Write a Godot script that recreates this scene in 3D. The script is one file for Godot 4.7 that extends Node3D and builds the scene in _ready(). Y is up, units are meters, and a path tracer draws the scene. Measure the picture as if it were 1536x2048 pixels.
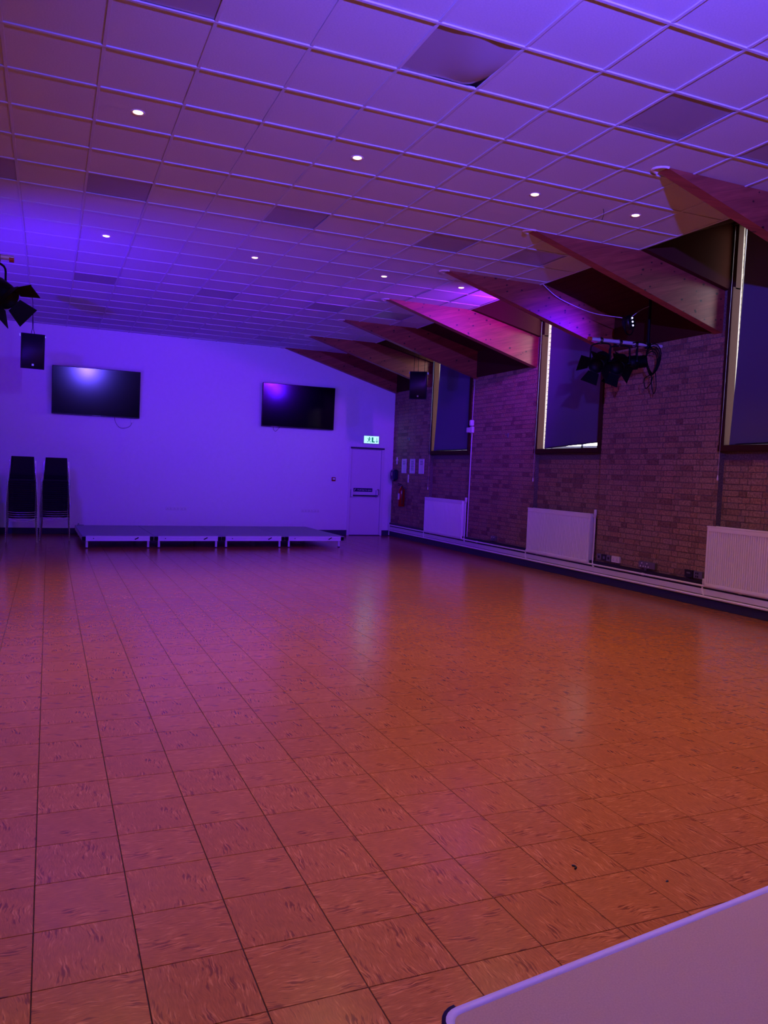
extends Node3D

# ---------------------------------------------------------------- measures (metres)
const EYE := Vector3(0, 1.5207, 0)
const CEIL := 4.189            # face of the ceiling grid
const WALL := 7.56             # brick face of the window wall
const FAR := -17.25            # painted end wall
const LEFT := -2.75
const BACK := 3.2
const GX := -0.3135            # ceiling grid origin and pitch
const GZ := -6.1543
const PX := 0.6
const PZ := 0.6069
const TILE := 0.305            # floor tiles
const FX := -0.0215
const FZ := -2.673
const TIPX := 4.80             # where the roof beams leave the ceiling
const EDGE := 6.23             # ceiling edge in the bays
const BEAM_T := 0.12
const SILL := 1.93

var M := {}
var used := {}
var cam: Camera3D
var rng := RandomNumberGenerator.new()
var beam_z := []

# ---------------------------------------------------------------- lights and camera settings
const WARM := Color(1.0, 0.73, 0.53)
const VIOLET := Color(0.56, 0.12, 1.0)
const LILAC := Color(0.37, 0.28, 1.0)
const BLUE := Color(0.27, 0.04, 1.0)

func _ready():
	rng.seed = 4711
	cam = Camera3D.new()
	cam.name = "camera"
	add_child(cam)
	cam.position = EYE
	cam.basis = Basis.from_euler(Vector3(-0.05099, -0.404435, 0.039228), EULER_ORDER_YXZ)
	cam.fov = 66.12
	cam.near = 0.05
	cam.far = 80.0
	cam.current = true
	var we := WorldEnvironment.new()
	we.name = "world"
	var env := Environment.new()
	env.background_mode = Environment.BG_SKY
	var sky := Sky.new()
	var sm := ProceduralSkyMaterial.new()
	sm.sky_top_color = Color(0.80, 0.88, 1.0)
	sm.sky_horizon_color = Color(1.0, 0.97, 0.88)
	sm.ground_bottom_color = Color(0.30, 0.29, 0.26)
	sm.ground_horizon_color = Color(0.60, 0.58, 0.52)
	sm.sky_energy_multiplier = 3.4
	sm.ground_energy_multiplier = 3.4
	sm.sun_angle_max = 0.0
	sky.sky_material = sm
	env.sky = sky
	env.tonemap_mode = Environment.TONE_MAPPER_LINEAR
	env.tonemap_exposure = 1.0
	env.sdfgi_enabled = true
	env.ssao_enabled = true
	env.ssil_enabled = true
	we.environment = env
	add_child(we)

	for k in 8:
		beam_z.append(-17.11 if k == 7 else -5.37 - 1.99 * (k - 1))
	materials()
	build_floor()
	build_ceiling()
	build_walls()
	build_bays()
	build_beams()
	build_windows()
	build_door()
	build_heating()
	build_stage()
	build_chairs()
	build_table()
	build_screens()
	build_speakers()
	build_rigs()
	build_uplighters()
	build_ceiling_lights()
	build_wall_things()
	build_small()

# ---------------------------------------------------------------- helpers
func numbered(parent: Node, called: String) -> String:
	var key := str(parent.get_instance_id()) + called
	var n: int = used.get(key, 0)
	used[key] = n + 1
	return called if n == 0 else "%s_%03d" % [called, n]

func mb() -> SurfaceTool:
	var st := SurfaceTool.new()
	st.begin(Mesh.PRIMITIVE_TRIANGLES)
	return st

func mesh_of(st: SurfaceTool) -> ArrayMesh:
	st.generate_normals()
	return st.commit()

func put(called: String, mesh: Mesh, m: Material, parent: Node = self) -> MeshInstance3D:
	var o := MeshInstance3D.new()
	o.name = numbered(parent, called)
	o.mesh = mesh
	o.material_override = null
	if mesh is ArrayMesh:
		for s in mesh.get_surface_count():
			o.set_surface_override_material(s, m)
	else:
		o.material_override = m
	parent.add_child(o, true)
	return o

func obj(called: String, st: SurfaceTool, m: Material, parent: Node = self) -> MeshInstance3D:
	return put(called, mesh_of(st), m, parent)

func tag(o: Node, label: String, category: String, group := "") -> Node:
	o.set_meta("label", label)
	o.set_meta("category", category)
	if group != "":
		o.set_meta("group", group)
	return o

func thing(called: String, label: String, category: String, at := Vector3.ZERO, turn := 0.0, group := "") -> Node3D:
	var o := Node3D.new()
	o.name = numbered(self, called)
	add_child(o, true)
	o.position = at
	o.rotation.y = turn
	tag(o, label, category, group)
	return o

func struct(called: String, label := "") -> Node3D:
	var o := Node3D.new()
	o.name = numbered(self, called)
	o.set_meta("kind", "structure")
	if label != "":
		o.set_meta("label", label)
	add_child(o, true)
	return o

func copy(o: Node3D, label := "") -> Node3D:
	var c: Node3D = o.duplicate()
	c.name = numbered(self, String(o.name))
	add_child(c, true)
	if label != "":
		c.set_meta("label", label)
	return c

func tri(st: SurfaceTool, a: Vector3, b: Vector3, c: Vector3, out_dir: Vector3):
	var n := (a - c).cross(a - b)
	if n.dot(out_dir) < 0.0:
		st.add_vertex(a); st.add_vertex(c); st.add_vertex(b)
	else:
		st.add_vertex(a); st.add_vertex(b); st.add_vertex(c)

func quad(st: SurfaceTool, a: Vector3, b: Vector3, c: Vector3, d: Vector3, out_dir: Vector3):
	tri(st, a, b, c, out_dir)
	tri(st, a, c, d, out_dir)

func box(st: SurfaceTool, c: Vector3, s: Vector3, bev := 0.0, bas := Basis()):
	st.set_smooth_group(-1)
	var h := s * 0.5
	bev = minf(bev, minf(h.x, minf(h.y, h.z)) * 0.9)
	var v := func(sg: Vector3, axis: int) -> Vector3:
		var q := Vector3.ZERO
		for k in 3:
			q[k] = sg[k] * (h[k] - (0.0 if k == axis else bev))
		return c + bas * q
	for axis in 3:
		var a1 := (axis + 1) % 3
		var a2 := (axis + 2) % 3
		for s0 in [-1.0, 1.0]:
			var p := []
			for t in [[-1, -1], [1, -1], [1, 1], [-1, 1]]:
				var sg := Vector3.ZERO
				sg[axis] = s0; sg[a1] = t[0]; sg[a2] = t[1]
				p.append(v.call(sg, axis))
			var od := Vector3.ZERO
			od[axis] = s0
			quad(st, p[0], p[1], p[2], p[3], bas * od)
			if bev > 0.0:
				for s1 in [-1.0, 1.0]:
					var sa := Vector3.ZERO
					sa[axis] = s0; sa[a1] = s1; sa[a2] = -1
					var sb := sa
					sb[a2] = 1
					quad(st, v.call(sa, axis), v.call(sb, axis), v.call(sb, a1), v.call(sa, a1), bas * (sa + sb))
	if bev > 0.0:
		for sx in [-1, 1]:
			for sy in [-1, 1]:
				for sz in [-1, 1]:
					var sg := Vector3(sx, sy, sz)
					tri(st, v.call(sg, 0), v.call(sg, 1), v.call(sg, 2), bas * sg)

func bx(x0: float, x1: float, y0: float, y1: float, z0: float, z1: float, bev := 0.0) -> SurfaceTool:
	var st := mb()
	span(st, x0, x1, y0, y1, z0, z1, bev)
	return st

func span(st: SurfaceTool, x0: float, x1: float, y0: float, y1: float, z0: float, z1: float, bev := 0.0):
	box(st, Vector3((x0 + x1) / 2, (y0 + y1) / 2, (z0 + z1) / 2), Vector3(absf(x1 - x0), absf(y1 - y0), absf(z1 - z0)), bev)

func tube(st: SurfaceTool, pts: Array, r: float, n := 8, caps := true):
	st.set_smooth_group(1)
	var rings := []
	var up := Vector3.UP
	for i in pts.size():
		var a: Vector3 = pts[maxi(i - 1, 0)]
		var b: Vector3 = pts[mini(i + 1, pts.size() - 1)]
		var d := (b - a).normalized()
		if i == 0:
			up = Vector3.UP if absf(d.y) < 0.9 else Vector3.RIGHT
		var u := d.cross(up).normalized()
		var w := u.cross(d).normalized()
		up = w
		var ring := []
		for k in n:
			var t := TAU * k / n
			ring.append(pts[i] + (u * cos(t) + w * sin(t)) * r)
		rings.append(ring)
	for i in pts.size() - 1:
		for k in n:
			var k2 := (k + 1) % n
			var m: Vector3 = (rings[i][k] + rings[i][k2] + rings[i + 1][k] + rings[i + 1][k2]) / 4.0 - (pts[i] + pts[i + 1]) / 2.0
			quad(st, rings[i][k], rings[i][k2], rings[i + 1][k2], rings[i + 1][k], m)
	if caps:
		st.set_smooth_group(-1)
		for e in [0, pts.size() - 1]:
			var o: Vector3 = pts[e] - pts[1 if e == 0 else e - 1]
			for k in n:
				tri(st, pts[e], rings[e][k], rings[e][(k + 1) % n], o)

func lathe(st: SurfaceTool, prof: Array, xf := Transform3D(), n := 20, smooth := true):
	st.set_smooth_group(1 if smooth else -1)
	for i in prof.size() - 1:
		var a: Vector2 = prof[i]
		var b: Vector2 = prof[i + 1]
		var nn := Vector2(b.y - a.y, a.x - b.x)
		for k in n:
			var t0 := TAU * k / n
			var t1 := TAU * (k + 1) / n
			var tm := (t0 + t1) / 2
			var p := func(q: Vector2, t: float) -> Vector3: return xf * Vector3(q.x * cos(t), q.y, q.x * sin(t))
			var od: Vector3 = xf.basis * Vector3(nn.x * cos(tm), nn.y, nn.x * sin(tm))
			if a.x > 1e-6 and b.x > 1e-6:
				quad(st, p.call(a, t0), p.call(a, t1), p.call(b, t1), p.call(b, t0), od)
			elif a.x > 1e-6:
				tri(st, p.call(a, t0), p.call(a, t1), p.call(b, t0), od)
			elif b.x > 1e-6:
				tri(st, p.call(a, t0), p.call(b, t0), p.call(b, t1), od)

func prism(st: SurfaceTool, poly: Array, z0: float, z1: float, xf := Transform3D(), uvs := Transform2D()):
	# polygon in x, y pushed from z0 to z1; uv along the polygon's own axes
	st.set_smooth_group(-1)
	var pv := PackedVector2Array(poly)
	var idx := Geometry2D.triangulate_polygon(pv)
	var mid := Vector2.ZERO
	for q in pv:
		mid += q / pv.size()
	var add := func(p: Array, od: Vector3, flat_uv: Array):
		var n: Vector3 = (p[0] - p[2]).cross(p[0] - p[1])
		var order := [0, 1, 2] if n.dot(od) >= 0 else [0, 2, 1]
		for k in order:
			st.set_uv(flat_uv[k])
			st.add_vertex(p[k])
	for z in [z0, z1]:
		var od := xf.basis * Vector3(0, 0, signf(z - (z0 + z1) / 2))
		for t in range(0, idx.size(), 3):
			var p := []
			var u := []
			for k in 3:
				var q := pv[idx[t + k]]
				p.append(xf * Vector3(q.x, q.y, z))
				u.append(uvs * q)
			add.call(p, od, u)
	var ccw := not Geometry2D.is_polygon_clockwise(pv)
	for i in pv.size():
		var a := pv[i]
		var b := pv[(i + 1) % pv.size()]
		var e := b - a
		var nn := Vector2(e.y, -e.x) if ccw else Vector2(-e.y, e.x)
		var od := xf.basis * Vector3(nn.x, nn.y, 0)
		var A := xf * Vector3(a.x, a.y, z0)
		var B := xf * Vector3(b.x, b.y, z0)
		var C := xf * Vector3(b.x, b.y, z1)
		var D := xf * Vector3(a.x, a.y, z1)
		var ua: Vector2 = uvs * a
		var ub: Vector2 = uvs * b
		var dv := Vector2(0, absf(z1 - z0))
		add.call([A, B, C], od, [ua, ub, ub + dv])
		add.call([A, C, D], od, [ua, ub + dv, ua + dv])

func curve(pts: Array, steps := 6) -> Array:
	var out := []
	for i in pts.size() - 1:
		var p0: Vector3 = pts[maxi(i - 1, 0)]
		var p1: Vector3 = pts[i]
		var p2: Vector3 = pts[i + 1]
		var p3: Vector3 = pts[mini(i + 2, pts.size() - 1)]
		for s in steps:
			out.append(p1.cubic_interpolate(p2, p0, p3, float(s) / steps))
	out.append(pts[-1])
	return out

func pipe(called: String, pts: Array, r: float, m: Material, parent: Node = self, n := 8) -> MeshInstance3D:
	var st := mb()
	tube(st, pts, r, n)
	return obj(called, st, m, parent)

func along(from: Vector3, to: Vector3) -> Transform3D:
	# local y runs from -> to
	var y := (to - from).normalized()
	var x := y.cross(Vector3.UP if absf(y.y) < 0.95 else Vector3.RIGHT).normalized()
	return Transform3D(Basis(x, y, x.cross(y)), from)

func text_mesh(words: String, size: float, depth := 0.002) -> TextMesh:
	var t := TextMesh.new()
	var f := SystemFont.new()
	f.font_names = PackedStringArray(["Droid Sans"])
	t.font = f
	t.text = words
	t.font_size = 64
	t.pixel_size = size / 64.0
	t.depth = depth
	t.curve_step = 2.0
	return t

func nearness(p: Vector3) -> float:
	# distance of a point that the camera can see; 1e6 where it lies outside the view
	var d := cam.basis.inverse() * (p - EYE)
	if d.z > -0.2:
		return 1e6
	var u := d.x / -d.z / tan(deg_to_rad(33.06)) / 0.75
	var v := d.y / -d.z / tan(deg_to_rad(33.06))
	return d.length() if absf(u) < 1.04 and absf(v) < 1.03 else 1e6

func spot(parent: Node, at: Vector3, to: Vector3, c: Color, e: float, angle: float, blend: float, size := 0.05):
	var l := SpotLight3D.new()
	l.name = numbered(parent, "beam_light")
	parent.add_child(l, true)
	l.light_color = c
	l.light_energy = e
	l.spot_angle = angle
	l.spot_angle_attenuation = blend
	l.spot_range = 30.0
	l.spot_attenuation = 2.0
	l.light_size = size
	l.shadow_enabled = true
	var g := Transform3D(Basis(), at)
	g = g.looking_at(to, Vector3.UP if absf((to - at).normalized().y) < 0.99 else Vector3.RIGHT)
	l.transform = (parent as Node3D).transform.affine_inverse() * g if parent is Node3D and parent != self else g

# ---------------------------------------------------------------- materials
func mat(called: String, c: Color, rough := 0.8, metal := 0.0) -> StandardMaterial3D:
	var m := StandardMaterial3D.new()
	m.resource_name = called
	m.albedo_color = c
	m.roughness = rough
	m.metallic = metal
	M[called] = m
	return m

func tex(img: Image) -> ImageTexture:
	return ImageTexture.create_from_image(img)

func noise_tex(size: int, freq: float, lo: Color, hi: Color, oct := 4, sx := 1.0, sy := 1.0, sd := 1) -> ImageTexture:
	var n := FastNoiseLite.new()
	n.seed = sd
	n.frequency = freq
	n.fractal_octaves = oct
	var img := Image.create(size, size, false, Image.FORMAT_RGB8)
	for y in size:
		for x in size:
			# blend across the borders so that the pattern repeats without a seam
			var fx := float(x) / size
			var fy := float(y) / size
			var a := lerpf(n.get_noise_2d(x * sx, y * sy), n.get_noise_2d((x - size) * sx, y * sy), fx)
			var b := lerpf(n.get_noise_2d(x * sx, (y - size) * sy), n.get_noise_2d((x - size) * sx, (y - size) * sy), fx)
			var v := clampf(lerpf(a, b, fy) * 1.1 + 0.5, 0, 1)
			img.set_pixel(x, y, lo.lerp(hi, v))
	return tex(img)

func triplanar(m: StandardMaterial3D, t: Texture2D, scale: Vector3):
	m.albedo_texture = t
	m.uv1_triplanar = true
	m.uv1_world_triplanar = true
	m.uv1_scale = scale

func emit(m: StandardMaterial3D, c: Color, e: float):
	m.emission_enabled = true
	m.emission = c
	m.emission_energy_multiplier = e

func vinyl_image() -> Image:
	# four marbled tiles in one picture, streaks running along u
	var cell := 320
	var img := Image.create(cell * 2, cell * 2, false, Image.FORMAT_RGB8)
	var n1 := FastNoiseLite.new(); n1.frequency = 0.012; n1.fractal_octaves = 4; n1.seed = 3
	var n2 := FastNoiseLite.new(); n2.frequency = 0.03; n2.fractal_octaves = 3; n2.seed = 9
	var n3 := FastNoiseLite.new(); n3.frequency = 0.2; n3.fractal_octaves = 2; n3.seed = 21
	var base := Color(0.640, 0.395, 0.160)
	var pale := Color(0.745, 0.505, 0.250)
	var dark := Color(0.440, 0.235, 0.100)
	for cy in 2:
		for cx in 2:
			var off := (cy * 2 + cx) * 3000.0
			var many: float = [0.0, 0.06, -0.05, 0.09][cy * 2 + cx]
			for y in cell:
				for x in cell:
					var w := n1.get_noise_2d(x * 0.35 + off, y * 0.35) * 22.0
					var patch := n1.get_noise_2d(x * 0.5 + off, y * 0.9 + 900.0)
					var s := n2.get_noise_2d(x * 0.30 + off, (y + w) * 3.6)
					var s2 := n2.get_noise_2d(x * 0.26 + off + 700.0, (y + w) * 3.4)
					var f := n3.get_noise_2d(x * 0.10 + off, (y + w) * 1.2)
					var c := base
					c = c.lerp(pale, clampf((s + patch * 0.45 - 0.34 + many) * 3.2, 0, 0.75))
					c = c.lerp(dark, clampf((s2 + patch * 0.9 - 0.46 + many) * 3.2, 0, 0.85))
					var k := 1.0 + f * 0.12 + s * 0.05 + patch * 0.05
					img.set_pixel(cx * cell + x, cy * cell + y, Color(c.r * k, c.g * k, c.b * k))
	return img

func wood_image(w: int, h: int) -> Image:
	# laminated softwood, grain along u, with knots
	var img := Image.create(w, h, false, Image.FORMAT_RGB8)
	var n1 := FastNoiseLite.new(); n1.frequency = 0.02; n1.fractal_octaves = 4; n1.seed = 5
	var n2 := FastNoiseLite.new(); n2.frequency = 0.09; n2.fractal_octaves = 2; n2.seed = 8
	var r := RandomNumberGenerator.new(); r.seed = 77
	var knots := []
	for k in 46:
		knots.append([r.randf() * w, r.randf() * h, r.randf_range(2.5, 5.5)])
	var lam := h / 8
	for y in h:
		var row := int(y / lam)
		var tone := 0.94 + 0.12 * fmod(row * 0.618 + 0.2, 1.0)
		for x in w:
			var g := n1.get_noise_2d(x * 0.22 + row * 900, y * 2.4) * 0.26 + n2.get_noise_2d(x * 0.12, y * 3.0 + row * 77) * 0.12
			var c := Color(0.66, 0.34, 0.235).lerp(Color(0.45, 0.195, 0.13), clampf(0.45 + g * 1.6, 0, 1))
			var k := tone * (0.82 if y % lam == 0 else 1.0)
			for q in knots:
				var dx: float = (x - q[0]) / 1.5
				var dy: float = y - q[1]
				if absf(dx) < 9.0 and absf(dy) < 9.0:
					var d := sqrt(dx * dx + dy * dy)
					if d < q[2]:
						c = c.lerp(Color(0.16, 0.06, 0.04), clampf((q[2] - d) / 2.0, 0, 0.85))
			img.set_pixel(x, y, Color(c.r * k, c.g * k, c.b * k))
	return img

func materials():
	var vin := mat("vinyl floor tile", Color.WHITE, 0.25)
	vin.albedo_texture = tex(vinyl_image())
	vin.vertex_color_use_as_albedo = true
	vin.metallic_specular = 0.6
	vin.roughness_texture = noise_tex(256, 0.02, Color(0.85, 0.85, 0.85), Color(1, 1, 1), 4, 1, 1, 31)
	mat("floor joint", Color(0.16, 0.09, 0.06), 0.9)
	var ct := mat("ceiling tile", Color(0.78, 0.79, 0.80), 0.95)
	triplanar(ct, noise_tex(256, 0.12, Color(0.955, 0.955, 0.955), Color(1, 1, 1), 3, 1, 1, 12), Vector3(2, 2, 2))
	mat("grid white", Color(0.76, 0.77, 0.78), 0.5)
	mat("diffuser", Color(0.62, 0.60, 0.61), 0.4)
	var pa := mat("painted plaster", Color(0.90, 0.89, 0.90), 0.85)
	triplanar(pa, noise_tex(256, 0.06, Color(0.985, 0.985, 0.985), Color(1, 1, 1), 4, 1, 1, 40), Vector3(0.6, 0.6, 0.6))
	var bt := noise_tex(256, 0.05, Color(0.70, 0.68, 0.68), Color(1, 1, 1), 4, 1, 1, 7)
	var br := mat("brick", Color(0.71, 0.57, 0.46), 0.88)
	triplanar(br, bt, Vector3(2.2, 2.2, 2.2))
	br.vertex_color_use_as_albedo = true
	var yb := mat("yellow brick", Color(0.90, 0.82, 0.68), 0.88)
	triplanar(yb, bt, Vector3(2.2, 2.2, 2.2))
	yb.vertex_color_use_as_albedo = true
	var mo := mat("mortar", Color(0.50, 0.45, 0.42), 0.95)
	triplanar(mo, bt, Vector3(3, 3, 3))
	var wd := mat("laminated timber", Color.WHITE, 0.5)
	wd.albedo_texture = tex(wood_image(1024, 256))
	mat("dark stained board", Color(0.27, 0.135, 0.105), 0.9).metallic_specular = 0.15
	mat("window timber", Color(0.235, 0.115, 0.09), 0.8).metallic_specular = 0.25
	mat("frame bead", Color(0.66, 0.58, 0.50), 0.5)
	var bf := mat("blind fabric", Color(0.35, 0.34, 0.43), 0.9)
	bf.rim_enabled = false
	mat("white plastic", Color(0.88, 0.87, 0.86), 0.35)
	mat("white enamel", Color(0.95, 0.94, 0.93), 0.32)
	mat("white paint", Color(0.86, 0.85, 0.85), 0.45)
	mat("grey plate", Color(0.50, 0.49, 0.50), 0.35, 0.6)
	mat("dark plastic", Color(0.05, 0.05, 0.055), 0.4)
	mat("black metal", Color(0.022, 0.022, 0.026), 0.55, 0.0).metallic_specular = 0.3
	mat("black cloth", Color(0.045, 0.045, 0.055), 0.9)
	mat("grille", Color(0.055, 0.055, 0.06), 0.55, 0.2)
	mat("chrome", Color(0.82, 0.82, 0.84), 0.16, 1.0)
	mat("aluminium", Color(0.92, 0.92, 0.93), 0.38, 0.3)
	mat("steel", Color(0.62, 0.62, 0.64), 0.3, 1.0)
	mat("stage deck", Color(0.58, 0.56, 0.62), 0.7)
	mat("skirting", Color(0.17, 0.18, 0.27), 0.5)
	mat("red enamel", Color(0.55, 0.02, 0.03), 0.2)
	mat("blue plastic", Color(0.07, 0.09, 0.22), 0.3)
	mat("sign blue", Color(0.03, 0.10, 0.30), 0.4)
	mat("orange cap", Color(0.75, 0.36, 0.10), 0.5)
	mat("paper", Color(0.86, 0.86, 0.84), 0.7)
	mat("print", Color(0.25, 0.25, 0.32), 0.7)
	mat("oak frame", Color(0.42, 0.30, 0.20), 0.5)
	var sc := mat("screen", Color(0.012, 0.012, 0.014), 0.12)
	sc.metallic_specular = 0.42
	var gl := mat("window glass", Color(0.95, 0.97, 0.96, 0.06), 0.03)
	gl.transparency = BaseMaterial3D.TRANSPARENCY_ALPHA
	var tt := mat("laminate table top", Color(0.76, 0.66, 0.40), 0.5)
	triplanar(tt, noise_tex(256, 0.35, Color(0.92, 0.92, 0.92), Color(1, 1, 1), 2, 1, 1, 55), Vector3(3, 3, 3))
	mat("table edging", Color(0.90, 0.90, 0.92), 0.25)
	var dl := mat("downlight lens", Color(1, 1, 1), 0.4)
	emit(dl, WARM, 9.0)
	var lv := mat("violet led lens", Color(1, 1, 1), 0.4)
	emit(lv, VIOLET, 60.0)
	var ll := mat("lilac led lens", Color(1, 1, 1), 0.4)
	emit(ll, LILAC, 3.0)
	var lb := mat("blue led lens", Color(1, 1, 1), 0.4)
	emit(lb, BLUE, 4.0)
	var li := mat("led indicator", Color(1, 1, 1), 0.4)
	emit(li, Color(0.75, 0.75, 1.0), 2.2)
	var ep := mat("exit panel light", Color(0.85, 1.0, 0.93), 0.4)
	emit(ep, Color(0.72, 1.0, 0.93), 1.0)
	var eg := mat("exit green light", Color(0.0, 0.5, 0.3), 0.4)
	emit(eg, Color(0.02, 0.55, 0.36), 0.55)

# ---------------------------------------------------------------- floor
func vinyl_tile(st: SurfaceTool, at: Vector3, cell: int, turned: bool, tone: Color):
	var g := 0.0011
	var b := 0.0012
	var h := TILE / 2 - g
	var P := func(x: float, y: float, z: float): return at + Vector3(x, y, z)
	var u0 := Vector2((cell % 2) * 0.5 + 0.004, (cell / 2) * 0.5 + 0.004)
	var U := func(x: float, z: float) -> Vector2:
		var q := Vector2(x / TILE + 0.5, z / TILE + 0.5)
		if turned:
			q = Vector2(q.y, q.x)
		return u0 + q * 0.492
	var top := [[-h + b, -h + b], [h - b, -h + b], [h - b, h - b], [-h + b, h - b]]
	var low := [[-h, -h], [h, -h], [h, h], [-h, h]]
	st.set_smooth_group(-1)
	var add := func(p: Array, od: Vector3):
		var a: Vector3 = p[0]; var bb: Vector3 = p[1]; var c: Vector3 = p[2]
		var order := [0, 1, 2] if (a - c).cross(a - bb).dot(od) >= 0 else [0, 2, 1]
		for k in order:
			st.set_color(tone)
			st.set_uv(U.call(p[k].x - at.x, p[k].z - at.z))
			st.add_vertex(p[k])
	var T := []
	var L := []
	for k in 4:
		T.append(P.call(top[k][0], 0.0, top[k][1]))
		L.append(P.call(low[k][0], -0.003, low[k][1]))
	add.call([T[0], T[1], T[2]], Vector3.UP)
	add.call([T[0], T[2], T[3]], Vector3.UP)
	for k in 4:
		var k2 := (k + 1) % 4
		var od: Vector3 = (T[k] + T[k2]) / 2 - at + Vector3(0, 0.1, 0)
		add.call([T[k], T[k2], L[k2]], od)
		add.call([T[k], L[k2], L[k]], od)

func build_floor():
	var f := struct("floor", "orange brown marbled vinyl tile floor with streaks turned on alternate tiles")
	obj("slab", bx(LEFT - 0.2, WALL + 0.4, -0.20, -0.0022, FAR - 0.2, BACK + 0.2), M["floor joint"], f)
	var spots := []
	var i0 := int(floor((LEFT - FX) / TILE))
	var i1 := int(ceil((WALL - FX) / TILE))
	var j0 := int(floor((FAR - FZ) / TILE))
	var j1 := int(ceil((BACK - FZ) / TILE))
	for i in range(i0, i1):
		for j in range(j0, j1):
			var p := Vector3(FX + (i + 0.5) * TILE, 0, FZ + (j + 0.5) * TILE)
			spots.append([nearness(p), p, posmod(i + j, 2) == 0])
	spots.sort_custom(func(a, b): return a[0] < b[0])
	var tones := [Color(0.95, 0.93, 0.91), Color(1, 1, 1), Color(1.06, 1.04, 1.02)]
	var made := {}
	var rest := mb()
	for n in spots.size():
		var s: Array = spots[n]
		var cell := rng.randi() % 4
		var tn := rng.randi() % 3
		if n < 300:
			var key := [cell, s[2], tn]
			if not made.has(key):
				var st := mb()
				vinyl_tile(st, Vector3.ZERO, cell, s[2], tones[tn])
				made[key] = mesh_of(st)
			var o := put("floor_tile", made[key], M["vinyl floor tile"], f)
			o.position = s[1]
		else:
			vinyl_tile(rest, s[1], cell, s[2], tones[tn])
	var r := obj("floor_tile_field", rest, M["vinyl floor tile"], f)
	r.set_meta("kind", "stuff")

# ---------------------------------------------------------------- ceiling
const PANELS := [[-1, 3], [1, 3], [4, 3], [7, 3], [9, 3], [1, 10], [4, 10], [7, 10], [9, 10], [1, 16], [4, 16], [7, 16], [1, -3], [4, -3], [7, -3], [9, -3]]

func tile_at(i: int, j: int) -> Vector3:
	return Vector3(GX + (i + 0.5) * PX, CEIL + 0.009, GZ - (j + 0.5) * PZ)

func build_ceiling():
	var c := struct("ceiling", "suspended ceiling of pale square tiles in a white grid")
	obj("roof_slab", bx(LEFT - 0.2, EDGE, CEIL + 0.06, CEIL + 0.2, FAR - 0.2, BACK + 0.2), M["painted plaster"], c)
	obj("roof_slab", bx(EDGE, WALL + 0.5, CEIL + 0.06, CEIL + 0.2, beam_z[0] - 0.05, BACK + 0.2), M["painted plaster"], c)
	obj("edge_trim", bx(EDGE - 0.02, EDGE + 0.004, CEIL - 0.004, CEIL + 0.07, FAR, beam_z[0]), M["grid white"], c)
	var spots := []
	var j_far := int(floor((GZ - FAR) / PZ))
	var j_near := int(floor((GZ - BACK) / PZ))
	for i in range(-5, 11):
		for j in range(j_near, j_far + 1):
			if PANELS.has([i, j]):
				continue
			var p := tile_at(i, j)
			var x0 := maxf(p.x - PX / 2, LEFT) + 0.006
			var x1 := minf(p.x + PX / 2, EDGE) - 0.006
			var z0 := maxf(p.z - PZ / 2, FAR) + 0.006
			var z1 := minf(p.z + PZ / 2, BACK) - 0.006
			if x1 - x0 < 0.02 or z1 - z0 < 0.02:
				continue
			spots.append([nearness(p), Vector3((x0 + x1) / 2, CEIL + 0.0145, (z0 + z1) / 2), Vector3(x1 - x0, 0.018, z1 - z0)])
	spots.sort_custom(func(a, b): return a[0] < b[0])
	var made := {}
	var rest := mb()
	for n in spots.size():
		var s: Array = spots[n]
		if n < 300:
			var key := "%.3f %.3f" % [s[2].x, s[2].z]
			if not made.has(key):
				var st := mb()
				box(st, Vector3.ZERO, s[2], 0.003)
				made[key] = mesh_of(st)
			var o := put("ceiling_tile", made[key], M["ceiling tile"], c)
			o.position = s[1] + Vector3(0, rng.randf_range(-0.0012, 0.0012), 0)
			o.rotation = Vector3(rng.randf_range(-0.0015, 0.0015), 0, rng.randf_range(-0.0015, 0.0015))
		else:
			box(rest, s[1], s[2], 0.0)
	if spots.size() > 300:
		obj("ceiling_tile_field", rest, M["ceiling tile"], c).set_meta("kind", "stuff")
	for i in range(-5, 12):
		var x := GX + i * PX
		if x > LEFT and x < EDGE:
			obj("grid_bar", bx(x - 0.012, x + 0.012, CEIL - 0.003, CEIL + 0.006, FAR, BACK, 0.002), M["grid white"], c)
	for j in range(j_near, j_far + 2):
		var z := GZ - j * PZ
		if z > FAR and z < BACK:
			obj("grid_bar", bx(LEFT, EDGE - 0.02, CEIL - 0.0042, CEIL + 0.0065, z - 0.012, z + 0.012, 0.002), M["grid white"], c)

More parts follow.
